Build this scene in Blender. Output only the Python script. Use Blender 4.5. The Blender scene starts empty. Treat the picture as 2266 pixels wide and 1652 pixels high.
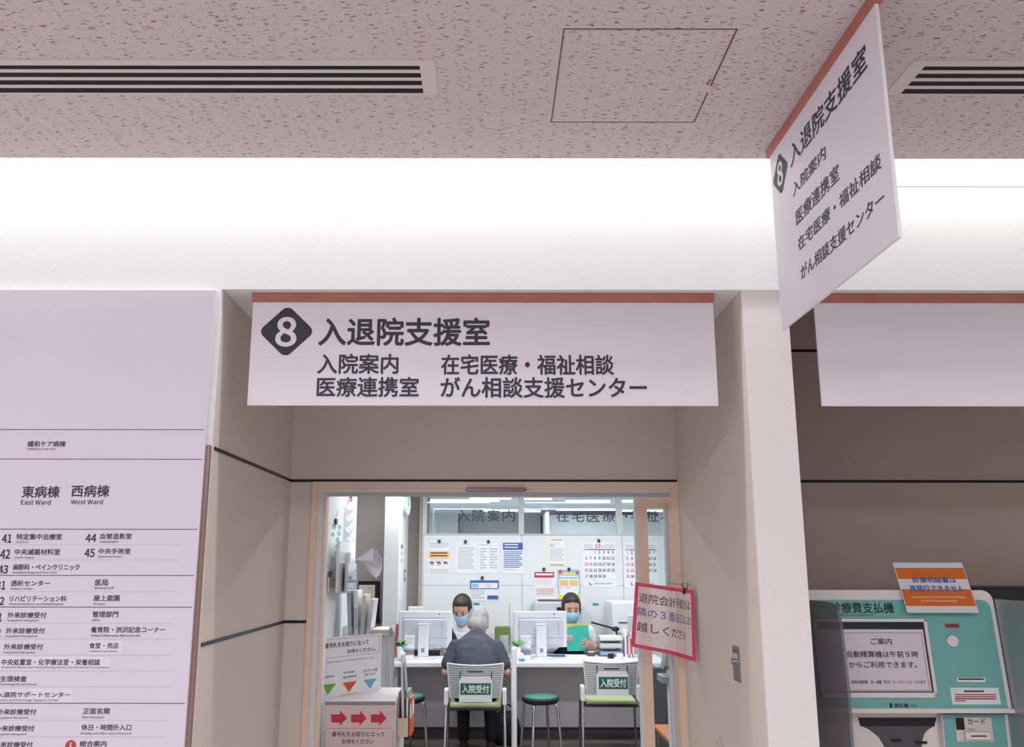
import bpy, bmesh, math, random
from mathutils import Vector, Matrix
V = Vector
random.seed(7)
sc = bpy.context.scene
COL = sc.collection
# ------------------------------------------------------------------ camera
FPX, CX, CY, H = 1962.0, 1085.0, 826.0, 1.58
PITCH, ROLL = math.radians(12.14), 0.0012
cd = bpy.data.cameras.new('camera'); cam = bpy.data.objects.new('camera', cd); COL.objects.link(cam)
CAMR = Matrix.Rotation(math.pi/2+PITCH, 4, 'X') @ Matrix.Rotation(ROLL, 4, 'Z')
cam.matrix_world = Matrix.Translation((0, 0, H)) @ CAMR
cd.sensor_fit = 'HORIZONTAL'; cd.sensor_width = 36.0; cd.lens = FPX/2266*36.0
cd.shift_x = (1133-CX)/2266; cd.clip_start = 0.02
sc.camera = cam
# ------------------------------------------------------------------ world, exposure, lights
sc.view_settings.view_transform = 'Standard'; sc.view_settings.look = 'None'
sc.view_settings.gamma = 1; sc.view_settings.use_curve_mapping = False
sc.view_settings.exposure = 0.0
w = bpy.data.worlds.new('world'); sc.world = w; w.use_nodes = True
w.node_tree.nodes['Background'].inputs[0].default_value = (0.9, 0.85, 0.87, 1)
w.node_tree.nodes['Background'].inputs[1].default_value = 0.3
def area(name, loc, sx, sy, power, color, rot=(0, 0, 0), spread=None):
    l = bpy.data.lights.new(name, 'AREA'); l.shape = 'RECTANGLE'; l.size = sx; l.size_y = sy
    l.energy = power; l.color = color
    if spread: l.spread = math.radians(spread)
    o = bpy.data.objects.new(name, l); COL.objects.link(o); o.location = loc; o.rotation_euler = rot
    return o
COVE = (1.0, 0.985, 0.975); HALL = (0.96, 1.0, 1.06); OFFI = (0.92, 0.96, 1.0)
area('cove_light', (0, 2.96, 3.50), 11.8, 0.05, 72, COVE)
for x in (-3.4, -0.4, 2.6):                       # flush ceiling lamps of the hall, behind the viewer
    for y in (-0.3, -3.0):
        area('hall_ceiling_light', (x, y, 2.965), 1.2, 0.6, 30 if x > 2 else 57, HALL)
for x in (-0.6, 1.1):                            # tube lights on the office ceiling
    for y in (5.8, 7.3, 8.9):
        area('office_ceiling_light', (x, y, 2.44), 1.2, 0.16, 19.5, OFFI)
# ------------------------------------------------------------------ pixel helpers (photo pixel -> point on a plane)
R3 = CAMR.to_3x3()
def ray(px, py): return R3 @ V(((px-CX)/FPX, -(py-CY)/FPX, -1.0))
def at(px, py, Y):
    d = ray(px, py); t = Y/d.y; return V((d.x*t, Y, H+d.z*t))
def atX(px, py, X):
    d = ray(px, py); t = X/d.x; return V((X, d.y*t, H+d.z*t))
def atZ(px, py, Z):
    d = ray(px, py); t = (Z-H)/d.z; return V((d.x*t, d.y*t, Z))
def onF(px, py, F):                                       # photo pixel -> (a, b) on a frame
    d = ray(px, py); c = V((0, 0, H)); t = (F.o-c).dot(F.n)/d.dot(F.n); p = c+d*t-F.o; return p.dot(F.u), p.dot(F.v)
# ------------------------------------------------------------------ materials
def lin(c):
    f = lambda v: v/12.92 if v <= 0.04045 else ((v+0.055)/1.055)**2.4
    return tuple(f(v/255.0) for v in c)+(1.0,)
MATS = {}
def mat(name, rgb=(200, 200, 200), rough=0.6, metal=0.0, bump=None, emit=None, spec=0.4, noise=None, coat=0):
    if name in MATS: return MATS[name]
    m = bpy.data.materials.new(name); m.use_nodes = True; MATS[name] = m
    nt = m.node_tree; b = nt.nodes['Principled BSDF']
    b.inputs['Base Color'].default_value = lin(rgb); b.inputs['Roughness'].default_value = rough
    b.inputs['Metallic'].default_value = metal; b.inputs['Specular IOR Level'].default_value = spec
    b.inputs['Coat Weight'].default_value = coat
    if bump or noise:
        tc = nt.nodes.new('ShaderNodeTexCoord')
    if bump:
        sc_, st, ds = bump
        n = nt.nodes.new('ShaderNodeTexNoise'); n.inputs['Scale'].default_value = sc_; n.inputs['Detail'].default_value = 3
        nt.links.new(tc.outputs['Object'], n.inputs['Vector'])
        bp = nt.nodes.new('ShaderNodeBump'); bp.inputs['Strength'].default_value = st; bp.inputs['Distance'].default_value = ds
        nt.links.new(n.outputs['Fac'], bp.inputs['Height']); nt.links.new(bp.outputs['Normal'], b.inputs['Normal'])
    if noise:
        sc_, rgb2, stretch = noise
        mp = nt.nodes.new('ShaderNodeMapping'); mp.inputs['Scale'].default_value = stretch
        n = nt.nodes.new('ShaderNodeTexNoise'); n.inputs['Scale'].default_value = sc_; n.inputs['Detail'].default_value = 4
        nt.links.new(tc.outputs['Object'], mp.inputs['Vector']); nt.links.new(mp.outputs[0], n.inputs['Vector'])
        r = nt.nodes.new('ShaderNodeValToRGB'); r.color_ramp.elements[0].position = 0.35; r.color_ramp.elements[1].position = 0.65
        r.color_ramp.elements[0].color = lin(rgb); r.color_ramp.elements[1].color = lin(rgb2)
        nt.links.new(n.outputs['Fac'], r.inputs['Fac']); nt.links.new(r.outputs['Color'], b.inputs['Base Color'])
    if emit:
        b.inputs['Emission Color'].default_value = lin(rgb); b.inputs['Emission Strength'].default_value = emit
    return m
def glass(name, tint=(255, 255, 255), refl=0.06, op=0.0, rough=0.0):
    if name in MATS: return MATS[name]
    m = bpy.data.materials.new(name); m.use_nodes = True; MATS[name] = m
    nt = m.node_tree; nt.nodes.clear()
    o = nt.nodes.new('ShaderNodeOutputMaterial'); t = nt.nodes.new('ShaderNodeBsdfTransparent'); t.inputs[0].default_value = lin(tint)
    g = nt.nodes.new('ShaderNodeBsdfGlossy'); g.inputs['Roughness'].default_value = rough
    lw = nt.nodes.new('ShaderNodeLayerWeight'); lw.inputs['Blend'].default_value = 0.25
    mth = nt.nodes.new('ShaderNodeMath'); mth.operation = 'MULTIPLY_ADD'; mth.inputs[1].default_value = 0.5; mth.inputs[2].default_value = refl
    nt.links.new(lw.outputs['Fresnel'], mth.inputs[0])
    mx = nt.nodes.new('ShaderNodeMixShader'); nt.links.new(mth.outputs[0], mx.inputs[0])
    nt.links.new(t.outputs[0], mx.inputs[1]); nt.links.new(g.outputs[0], mx.inputs[2])
    last = mx
    if op:
        d = nt.nodes.new('ShaderNodeBsdfDiffuse'); d.inputs[0].default_value = lin(tint)
        m2 = nt.nodes.new('ShaderNodeMixShader'); m2.inputs[0].default_value = op
        nt.links.new(mx.outputs[0], m2.inputs[1]); nt.links.new(d.outputs[0], m2.inputs[2]); last = m2
    nt.links.new(last.outputs[0], o.inputs[0])
    return m
def ceiling_mat():
    m = mat('acoustic_tile', (232, 222, 222), 0.95)
    nt = m.node_tree; b = nt.nodes['Principled BSDF']; L = nt.links.new
    tc = nt.nodes.new('ShaderNodeTexCoord')
    nz = nt.nodes.new('ShaderNodeTexNoise'); nz.inputs['Scale'].default_value = 26; nz.inputs['Detail'].default_value = 2
    L(tc.outputs['Object'], nz.inputs['Vector'])
    sub = nt.nodes.new('ShaderNodeVectorMath'); sub.operation = 'SUBTRACT'; sub.inputs[1].default_value = (0.5, 0.5, 0.5)
    L(nz.outputs['Color'], sub.inputs[0])
    scl = nt.nodes.new('ShaderNodeVectorMath'); scl.operation = 'SCALE'; scl.inputs['Scale'].default_value = 0.03
    L(sub.outputs[0], scl.inputs[0])
    add = nt.nodes.new('ShaderNodeVectorMath'); add.operation = 'ADD'
    L(tc.outputs['Object'], add.inputs[0]); L(scl.outputs[0], add.inputs[1])
    def dashes(sx, sy, seed, thr, keep):
        mp = nt.nodes.new('ShaderNodeMapping'); mp.inputs['Scale'].default_value = (sx, sy, 0.0); mp.inputs['Location'].default_value = (seed, seed*1.7, 0.3)
        L(add.outputs[0], mp.inputs['Vector'])
        vo = nt.nodes.new('ShaderNodeTexVoronoi'); vo.voronoi_dimensions = '2D'; vo.inputs['Scale'].default_value = 1; vo.inputs['Randomness'].default_value = 1
        L(mp.outputs[0], vo.inputs['Vector'])
        a = nt.nodes.new('ShaderNodeMapRange'); a.inputs['From Min'].default_value = thr; a.inputs['From Max'].default_value = thr*0.6
        L(vo.outputs['Distance'], a.inputs['Value'])
        sp = nt.nodes.new('ShaderNodeSeparateColor'); L(vo.outputs['Color'], sp.inputs[0])
        g = nt.nodes.new('ShaderNodeMath'); g.operation = 'GREATER_THAN'; g.inputs[1].default_value = keep; L(sp.outputs[0], g.inputs[0])
        mu = nt.nodes.new('ShaderNodeMath'); mu.operation = 'MULTIPLY'; L(a.outputs[0], mu.inputs[0]); L(g.outputs[0], mu.inputs[1])
        return mu
    d1 = dashes(17, 76, 3.1, 0.17, 0.55); d2 = dashes(30, 115, 9.7, 0.17, 0.68); d3 = dashes(190, 300, 5.3, 0.28, 0.66)
    m1 = nt.nodes.new('ShaderNodeMath'); m1.operation = 'MAXIMUM'; L(d1.outputs[0], m1.inputs[0]); L(d2.outputs[0], m1.inputs[1])
    h3 = nt.nodes.new('ShaderNodeMath'); h3.operation = 'MULTIPLY'; h3.inputs[1].default_value = 0.5; L(d3.outputs[0], h3.inputs[0])
    m2 = nt.nodes.new('ShaderNodeMath'); m2.operation = 'MAXIMUM'; L(m1.outputs[0], m2.inputs[0]); L(h3.outputs[0], m2.inputs[1])
    mx = nt.nodes.new('ShaderNodeMix'); mx.data_type = 'RGBA'
    mx.inputs['A'].default_value = lin((220, 206, 208)); mx.inputs['B'].default_value = lin((152, 114, 118))
    L(m2.outputs[0], mx.inputs['Factor']); L(mx.outputs['Result'], b.inputs['Base Color'])
    bp = nt.nodes.new('ShaderNodeBump'); bp.invert = True; bp.inputs['Strength'].default_value = 0.5; bp.inputs['Distance'].default_value = 0.003
    L(m2.outputs[0], bp.inputs['Height']); L(bp.outputs[0], b.inputs['Normal'])
    return m
# ------------------------------------------------------------------ text outlines
TXT = {}; TRES = 2
import os
try: LATIN = bpy.data.fonts.load(os.path.join(bpy.utils.resource_path('LOCAL'), 'datafiles', 'fonts', 'Noto Sans CJK Regular.woff2'))   # Blender's own interface face
except Exception: LATIN = None
def glyphs(body, w):
    k = (body, TRES)
    if k in TXT: return TXT[k]
    c = bpy.data.curves.new('lettering', 'FONT'); c.body = body; c.font = LATIN if LATIN and body.isascii() else c.font; c.offset = w; c.resolution_u = TRES
    o = bpy.data.objects.new('lettering', c); me = o.to_mesh()
    vs = [(v.co.x, v.co.y) for v in me.vertices]; fs = [tuple(p.vertices) for p in me.polygons]
    o.to_mesh_clear(); bpy.data.objects.remove(o); bpy.data.curves.remove(c)
    TXT[k] = (vs, fs); return TXT[k]
class Fr:                                          # a flat frame: origin, right and up axes
    def __init__(s, o, u, v): s.o, s.u, s.v = V(o), V(u).normalized(), V(v).normalized(); s.n = s.u.cross(s.v)
    def p(s, a, b, off=0.0): return s.o+s.u*a+s.v*b+s.n*off
def FY(Y): return Fr((0, Y, 0), (1, 0, 0), (0, 0, 1))     # faces the viewer; (a, b) = (x, z)
# ------------------------------------------------------------------ mesh builder
class MB:
    def __init__(s): s.v, s.f, s.m, s.sm, s.mats = [], [], [], [], []
    def mi(s, m):
        if m not in s.mats: s.mats.append(m)
        return s.mats.index(m)
    def add(s, vs, fs, m, smooth=False):
        b = len(s.v); s.v += [V(p) for p in vs]; i = s.mi(m)
        for f in fs: s.f.append([b+k for k in f]); s.m.append(i); s.sm.append(smooth)
        return s
    def poly(s, pts, m): return s.add(pts, [list(range(len(pts)))], m)
    def box(s, x0, x1, y0, y1, z0, z1, m):
        vs = [(x, y, z) for x in (x0, x1) for y in (y0, y1) for z in (z0, z1)]
        return s.add(vs, [(0, 1, 3, 2), (4, 6, 7, 5), (0, 4, 5, 1), (2, 3, 7, 6), (0, 2, 6, 4), (1, 5, 7, 3)], m)
    def rbox(s, x0, x1, y0, y1, z0, z1, m, r=0.004, seg=2, M=None):
        bm = bmesh.new(); bmesh.ops.create_cube(bm, size=1)
        for v in bm.verts: v.co = V(((x0+x1)/2+v.co.x*(x1-x0), (y0+y1)/2+v.co.y*(y1-y0), (z0+z1)/2+v.co.z*(z1-z0)))
        r = min(r, 0.49*min(x1-x0, y1-y0, z1-z0))
        bmesh.ops.bevel(bm, geom=bm.edges[:], offset=r, segments=seg, affect='EDGES', profile=0.5)
        bm.verts.index_update()
        vs = [v.co.copy() for v in bm.verts]; fs = [[v.index for v in f.verts] for f in bm.faces]; bm.free()
        if M: vs = [M @ v for v in vs]
        return s.add(vs, fs, m)
    def obox(s, F, u0, v0, u1, v1, d, m, off=0.0):        # slab on a frame, its face at off, d thick behind it
        P = [F.p(u, v, o) for o in (off, off-d) for (u, v) in ((u0, v0), (u1, v0), (u1, v1), (u0, v1))]
        return s.add(P, [(0, 1, 2, 3), (7, 6, 5, 4), (4, 5, 1, 0), (5, 6, 2, 1), (6, 7, 3, 2), (7, 4, 0, 3)], m)
    def prism(s, pts, off, m, smooth=False):              # outline pulled along a vector
        n = len(pts); pts = [V(p) for p in pts]; off = V(off)
        s.add(pts, [list(range(n))], m); s.add([p+off for p in pts], [list(range(n))[::-1]], m)
        vs = pts+[p+off for p in pts]
        return s.add(vs, [(k, (k+1) % n, n+(k+1) % n, n+k) for k in range(n)], m, smooth)
    def rect(s, F, u0, v0, u1, v1, m, off=0.0006):
        return s.poly([F.p(u0, v0, off), F.p(u1, v0, off), F.p(u1, v1, off), F.p(u0, v1, off)], m)
    def disc(s, F, cu, cv, r, m, off=0.0006, ry=None, n=24):
        ry = ry or r
        return s.poly([F.p(cu+r*math.cos(2*math.pi*k/n), cv+ry*math.sin(2*math.pi*k/n), off) for k in range(n)], m)
    def text(s, F, body, u0, v0, u1, v1, m, w=0.0, off=0.0008):
        vs, fs = glyphs(body, 0)
        if not vs: return s
        xs = [p[0] for p in vs]; ys = [p[1] for p in vs]
        ax = (u1-u0)/(max(xs)-min(xs)); ay = (v1-v0)/max(1e-6, max(ys)-min(ys)); x0, y0 = min(xs), min(ys)
        e = w*(v1-v0)*0.9                                  # heavier strokes: the outline repeated a hair apart
        for k, (dx, dy) in enumerate([(e*1.2*math.cos(math.pi*q/6), e*1.2*math.sin(math.pi*q/6)) for q in range(12)] if TRES > 4 and w else ((-e, -e), (e, e), (-e, e), (e, -e)) if w > 0.008 else ((-e, 0), (e, 0)) if w else ((0, 0),)):
            s.add([F.p(u0+dx+(x-x0)*ax, v0+dy+(y-y0)*ay, off+k*2e-5) for x, y in vs], fs, m)
        return s
    def ftext(s, F, body, px0, py0, px1, py1, m, w=0.0, off=0.0008):
        a = onF(px0, py1, F); b = onF(px1, py0, F); return s.text(F, body, a[0], a[1], b[0], b[1], m, w, off)
    def frect(s, F, px0, py0, px1, py1, m, off=0.0006):
        a = onF(px0, py1, F); b = onF(px1, py0, F); return s.rect(F, a[0], a[1], b[0], b[1], m, off)
    def ptext(s, Y, body, px0, py0, px1, py1, m, w=0.0, off=0.0008):
        a = at(px0, (py0+py1)/2, Y); b = at(px1, (py0+py1)/2, Y); z1 = at(px0, py0, Y).z; z0 = at(px0, py1, Y).z
        return s.text(FY(Y), body, a.x, z0, b.x, z1, m, w, off)
    def prect(s, Y, px0, py0, px1, py1, m, off=0.0006):
        a = at(px0, (py0+py1)/2, Y); b = at(px1, (py0+py1)/2, Y)
        return s.rect(FY(Y), a.x, at(px0, py1, Y).z, b.x, at(px0, py0, Y).z, m, off)
    def pbox(s, px0, py0, px1, py1, Y, d, m, r=0.0):       # front face at Y, d deep behind
        a = at(px0, (py0+py1)/2, Y); b = at(px1, (py0+py1)/2, Y); z0, z1 = at(px0, py1, Y).z, at(px0, py0, Y).z
        if r: return s.rbox(a.x, b.x, Y, Y+d, z0, z1, m, r)
        return s.box(a.x, b.x, Y, Y+d, z0, z1, m)
    def loft(s, rings, m, smooth=True, caps=True, closed=True):
        n = len(rings[0]); vs = [V(p) for r in rings for p in r]; fs = []
        for i in range(len(rings)-1):
            for k in range(n if closed else n-1):
                k2 = (k+1) % n; fs.append((i*n+k, i*n+k2, (i+1)*n+k2, (i+1)*n+k))
        s.add(vs, fs, m, smooth)
        if caps: s.add(rings[0], [list(range(n))[::-1]], m); s.add(rings[-1], [list(range(n))], m)
        return s
    def tube(s, pts, r, m, n=10, caps=True):
        pts = [V(p) for p in pts]; rs = r if isinstance(r, (list, tuple)) else [r]*len(pts)
        rings = []; up = None
        for i, p in enumerate(pts):
            d = (pts[min(i+1, len(pts)-1)]-pts[max(i-1, 0)]).normalized()
            if up is None: up = V((0, 0, 1)) if abs(d.z) < 0.9 else V((0, 1, 0))
            a = d.cross(up).normalized(); b = a.cross(d).normalized(); up = b
            rings.append([p+(a*math.cos(2*math.pi*k/n)+b*math.sin(2*math.pi*k/n))*rs[i] for k in range(n)])
        return s.loft(rings, m, True, caps)
    def lathe(s, prof, c, m, n=28, sx=1, sy=1):             # prof: (radius, z)
        c = V(c); rings = [[c+V((r*sx*math.cos(2*math.pi*k/n), r*sy*math.sin(2*math.pi*k/n), z)) for k in range(n)] for r, z in prof]
        return s.loft(rings, m, True, True)
    def ell(s, c, r, m, n=18, k=10, M=None):
        c = V(c); rings = []
        for i in range(1, k):
            t = math.pi*i/k; rings.append([V((r[0]*math.sin(t)*math.cos(2*math.pi*j/n), r[1]*math.sin(t)*math.sin(2*math.pi*j/n), -r[2]*math.cos(t))) for j in range(n)])
        top, bot = V((0, 0, r[2])), V((0, 0, -r[2])); f = (lambda p: c+(M @ p if M else p))
        s.loft([[f(p) for p in q] for q in rings], m, True, False)
        s.add([f(bot)]+[f(p) for p in rings[0]], [(0, 1+(j+1) % n, 1+j) for j in range(n)], m, True)
        return s.add([f(top)]+[f(p) for p in rings[-1]], [(0, 1+j, 1+(j+1) % n) for j in range(n)], m, True)
    def map(s, fn): s.v = [V(fn(p)) for p in s.v]; return s
    def bounds(s): return [min(p[i] for p in s.v) for i in range(3)], [max(p[i] for p in s.v) for i in range(3)]
    def mesh(s, name, org=(0, 0, 0)):
        me = bpy.data.meshes.new(name); org = V(org)
        me.from_pydata([tuple(p-org) for p in s.v], [], s.f)
        for m in s.mats: me.materials.append(m)
        me.polygons.foreach_set('material_index', s.m); me.polygons.foreach_set('use_smooth', s.sm); me.update()
        return me
def remesh(mb, voxel, it=4):
    o = bpy.data.objects.new('shape', mb.mesh('shape')); COL.objects.link(o)
    r = o.modifiers.new('r', 'REMESH'); r.mode = 'VOXEL'; r.voxel_size = voxel; r.use_smooth_shade = True
    if it: q = o.modifiers.new('s', 'SMOOTH'); q.factor = 0.5; q.iterations = it
    dg = bpy.context.evaluated_depsgraph_get(); e = o.evaluated_get(dg); me = e.to_mesh()
    out = MB(); out.add([v.co.copy() for v in me.vertices], [tuple(p.vertices) for p in me.polygons], mb.mats[0], True)
    e.to_mesh_clear(); bpy.data.objects.remove(o)
    return out
def struct(name, mb, parent=None):
    o = bpy.data.objects.new(name, mb.mesh(name)); COL.objects.link(o)
    if parent: o.parent = parent
    else: o['kind'] = 'structure'
    return o
def tag(o, label, cat, group=None):
    o['label'] = label; o['category'] = cat
    if group: o['group'] = group
    return o
def single(name, mb, label, cat, group=None):              # a thing that is one mesh
    lo, hi = mb.bounds(); org = ((lo[0]+hi[0])/2, (lo[1]+hi[1])/2, lo[2])
    o = bpy.data.objects.new(name, mb.mesh(name, org)); COL.objects.link(o); o.location = org
    return tag(o, label, cat, group)
class Thing:                                               # a thing with parts
    def __init__(s, name, label, cat, group=None): s.a = (name, label, cat, group); s.parts = []
    def part(s, name, mb, under=None, label=None): s.parts.append((name, mb, under, label)); return len(s.parts)-1
    def done(s, loc=None, rotz=0.0):                       # loc given: parts are in local coordinates
        name, label, cat, group = s.a
        if loc is None:
            lo = [min(p[1].bounds()[0][i] for p in s.parts) for i in range(3)]; hi = [max(p[1].bounds()[1][i] for p in s.parts) for i in range(3)]
            org = ((lo[0]+hi[0])/2, (lo[1]+hi[1])/2, lo[2]); loc = org
        else: org = (0, 0, 0)
        e = bpy.data.objects.new(name, None); COL.objects.link(e); e.location = loc; e.rotation_euler = (0, 0, rotz); e.empty_display_size = 0.05
        tag(e, label, cat, group); obs = []
        for nm, mb, un, lb in s.parts:
            o = bpy.data.objects.new(nm, mb.mesh(nm, org)); COL.objects.link(o); o.parent = e if un is None else obs[un]
            if lb: o['label'] = lb
            obs.append(o)
        return e
def dup(root, loc, rotz, label):
    r = root.copy(); COL.objects.link(r); r.location = loc; r.rotation_euler = (0, 0, rotz); r['label'] = label
    for ch in root.children:
        c = ch.copy(); COL.objects.link(c); c.parent = r
        for g in ch.children:
            d = g.copy(); COL.objects.link(d); d.parent = c
    return r
# ------------------------------------------------------------------ shared materials
WALL = mat('painted_wall', (243, 244, 244), 0.85, bump=(190, 0.22, 0.004))
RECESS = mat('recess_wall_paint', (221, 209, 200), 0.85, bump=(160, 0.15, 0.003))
RECESS_SHADE = mat('machine_recess_shade', (198, 180, 170), 0.85, bump=(160, 0.15, 0.003))  # recess paint darkened: the shade around the machine is put into the colour
PILLAR = mat('pillar_paint', (240, 233, 231), 0.8, bump=(150, 0.15, 0.003))
CEIL = ceiling_mat()
FLOOR = mat('hall_floor_vinyl', (204, 196, 192), 0.45)
STRIPE = mat('black_metal_inlay', (40, 40, 46), 0.35, 0.6)
WHITE = mat('white_plastic', (238, 238, 242), 0.45)
PANEL = mat('white_sign_board', (234, 226, 234), 0.5)
INK = mat('dark_grey_lettering', (62, 58, 68), 0.6)
BLACK = mat('black_print', (30, 28, 32), 0.6)
RAIL = mat('terracotta_rail', (176, 104, 88), 0.5, noise=(9, (186, 116, 98), (1, 1, 1)))
CASING = mat('beige_door_casing', (238, 210, 190), 0.55)
PAPER = mat('white_paper', (240, 240, 244), 0.75)
CHROME = mat('chrome_tube', (200, 202, 206), 0.2, 1.0)
GREY = mat('mid_grey_plastic', (150, 150, 156), 0.5)
DARK = mat('dark_void', (22, 21, 24), 0.8)
SHELLW = mat('office_wall_paint', (232, 234, 236), 0.7)
CLEAR = glass('clear_acrylic', (250, 253, 253), 0.03, 0.03)
YF, YW, CZ, SZ = 3.10, 4.36, 2.98, 2.56
XL, XR, XP = -0.98, 0.919, 1.085
# ------------------------------------------------------------------ the hall shell
struct('floor', MB().box(-6, 6, -6, 4.46, -0.1, 0, FLOOR))
struct('ceiling', MB().box(-6, 6, -6, 2.90, CZ, CZ+0.02, CEIL))
c = MB(); c.box(-6, 6, 2.88, 3.3, 3.62, 3.7, WALL); c.box(-6, 6, 2.88, 2.90, CZ+0.02, 3.62, WALL); struct('trim_1', c)       # the light slot above the ceiling edge
b = MB(); b.box(-6, 1.0, YF, 4.46, SZ, 3.62, WALL); b.box(1.0, 6, YF, 3.25, SZ, 3.62, WALL)
b.box(-6, XL, YF, 4.46, 0, SZ, WALL)
struct('wall_front', b)
struct('wall_pillar', MB().box(XR, XP, YF+0.01, 4.46, 0, SZ, PILLAR))
a1 = at(692, 1075, YW); ztop = at(1100, 1066, YW).z; zhead = at(1100, 1082, YW).z
b = MB(); b.box(XL, a1.x, YW, YW+0.1, 0, SZ, RECESS); b.box(a1.x, XR, YW, YW+0.1, ztop, SZ, RECESS)
struct('wall_recess', b)
struct('wall_recess_left', MB().box(XL, XL+0.004, YF+0.012, YW, 0, SZ, RECESS)); struct('wall_recess_right', MB().box(XR-0.004, XR, YF+0.012, YW, 0, SZ, RECESS))
b = MB(); b.box(XP, 6, YW, YW+0.1, 0, 3.1, RECESS_SHADE); b.box(XP, XP+0.004, YF+0.02, YW, 0, SZ, RECESS_SHADE); b.box(1.0, 6, 3.25, YW, 3.06, 3.1, RECESS_SHADE)
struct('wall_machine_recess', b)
struct('wall_back', MB().box(-6, 6, -6.1, -6, 0, CZ, WALL))
struct('wall_left', MB().box(-6.1, -6, -6, YF, 0, 3.62, WALL))
struct('wall_right', MB().box(6, 6.1, -6, YW, 0, 3.62, WALL))
# black inlay lines
zs1 = at(1000, 1063.5, YW).z; zs2 = at(660, 1375, YW).z; zs3 = at(1780, 776, YW).z
def band(i, boxes):
    b = MB()
    for q in boxes: b.box(*q, STRIPE)
    struct('trim_%d' % i, b)
t = 0.0062
band(2, [(XL+0.004, XR-0.004, YW-0.003, YW, zs1-t, zs1+t), (XL+0.004, XL+0.007, YF+0.02, YW, zs1-t, zs1+t)])
band(3, [(XL+0.004, a1.x, YW-0.003, YW, zs2-t, zs2+t), (XL+0.004, XL+0.007, YF+0.02, YW, zs2-t, zs2+t)])
band(4, [(XP+0.004, 6, YW-0.003, YW, zs1-t, zs1+t)])
band(5, [(XP+0.004, 6, YW-0.003, YW, zs3-t, zs3+t)])
zf = at(2100, 412, YF).z
struct('trim_6', MB().box(1.10, 6, YF-0.0015, YF, zf-0.0015, zf+0.0015, mat('seam', (196, 196, 190), 0.8)))
# wood coloured corner guard left of the recess
cg0 = at(463, 985, YF)
b = MB(); zc = cg0.z
b.rbox(XL-0.019, XL+0.003, YF-0.014, YF, 0, zc, mat('brown_corner_guard', (146, 118, 110), 0.25, 0.3), 0.005, 3)
struct('trim_7', b)
# ------------------------------------------------------------------ door: casing, sliding leaf, sensor
d = bpy.data.objects.new('door_1', None); COL.objects.link(d); d['kind'] = 'structure'
xl0, xl1, xl2 = at(692, 1075, YW).x, at(704.5, 1085, YW).x, at(715.5, 1085, YW).x
xr0 = at(1484, 1085, YW).x
LIGHTF = mat('pale_door_lining', (226, 224, 226), 0.5)
b = MB(); b.box(xl0, xl1, YW-0.012, YW+0.1, 0, ztop, CASING); b.box(xl1, XR-0.004, YW-0.012, YW+0.1, zhead, ztop, CASING)
b.box(xr0, XR-0.004, YW-0.012, YW+0.1, 0, zhead, CASING); struct('door_casing', b, d)
b = MB(); b.box(xl1, xl2, YW+0.002, YW+0.1, 0, zhead, LIGHTF); b.box(xl2, xl2+0.012, YW+0.03, YW+0.1, 0, zhead, CASING)
b.box(xl2, xr0, YW+0.004, YW+0.1, zhead-0.014, zhead, LIGHTF); b.box(xl2+0.012, xr0, YW+0.03, YW+0.09, zhead-0.03, zhead-0.014, mat('track_grey', (190, 188, 188), 0.5))
struct('door_lining', b, d)
s0, s1 = at(1032, 1081, YW).x, at(1163, 1081, YW).x
b = MB(); b.rbox(s0, s1, YW-0.03, YW+0.002, zhead-0.012, zhead+0.004, mat('sensor_dark_chrome', (120, 112, 116), 0.2, 0.8), 0.003)
struct('door_sensor', b, d)
YD = 4.475
e0, e1, e2 = at(1410, 1250, YD).x, at(1436, 1250, YD).x, at(1461, 1250, YD).x
zr = at(1420, 1122, YD).z; dz = zhead-0.03
b = MB(); b.box(e0+0.008, e1, YD, YD+0.035, 0.01, dz, CASING); b.box(e1, 1.7, YD, YD+0.035, zr, dz, CASING); b.box(e1, 1.7, YD, YD+0.035, 0.01, 0.16, CASING)
b.box(e2+0.03, 1.7, YD, YD+0.035, 0.16, zr, mat('leaf_grey_inner', (222, 220, 224), 0.5)); struct('sliding_leaf', b, d)
b = MB(); b.box(e0-0.006, e0+0.008, YD+0.003, YD+0.032, 0.01, dz, LIGHTF); struct('edge_seal', b, d)
b = MB(); b.box(e1, e2+0.03, YD+0.014, YD+0.02, 0.16, zr, glass('door_glass', (246, 250, 250), 0.03)); struct('glass_lite', b, d)
# ------------------------------------------------------------------ ceiling fittings
VENT = mat('vent_frame_paint', (224, 212, 208), 0.6)
def vent(px_in, side, far, label):
    T = Thing('ceiling_vent', label, 'vent', 'linear vents in the ceiling')
    ys = [atZ(600, p, CZ).y for p in (132, 144, 153, 160.2, 170.4, 177.2, 187.4, 194.2, 204.8, 208)]      # near edge first
    zb = CZ-0.002
    x_end = px_in; x_far = far; lo, hi = sorted((x_end, x_far)); bw = 0.045
    f = MB(); f.box(lo, hi, ys[0], ys[1], zb, CZ, VENT); f.box(lo, hi, ys[8], ys[9], zb, CZ, VENT)
    f.box(lo, lo+bw, ys[1], ys[8], zb, CZ, VENT); f.box(hi-bw, hi, ys[1], ys[8], zb, CZ, VENT); T.part('frame', f)
    T.part('duct_opening', MB().box(lo+bw, hi-bw, ys[1], ys[8], CZ-0.0006, CZ, DARK))
    for k in (2, 4, 6): T.part('slat', MB().box(lo+bw, hi-bw, ys[k], ys[k+1], zb+0.0005, CZ-0.0006, VENT))
    T.done()
vent(atZ(966, 170, CZ).x, -1, -2.3, 'long four-slot vent in the ceiling above the directory board')
vent(atZ(1984, 178, CZ).x, 1, 3.3, 'four-slot ceiling vent right of the sideways hanging sign')
p0, p1 = atZ(1247, 63, CZ), atZ(1633, 63, CZ); q0 = atZ(1217, 270, CZ)
T = Thing('ceiling_access_panel', 'square access hatch of speckled tile in the ceiling', 'hatch')
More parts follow.
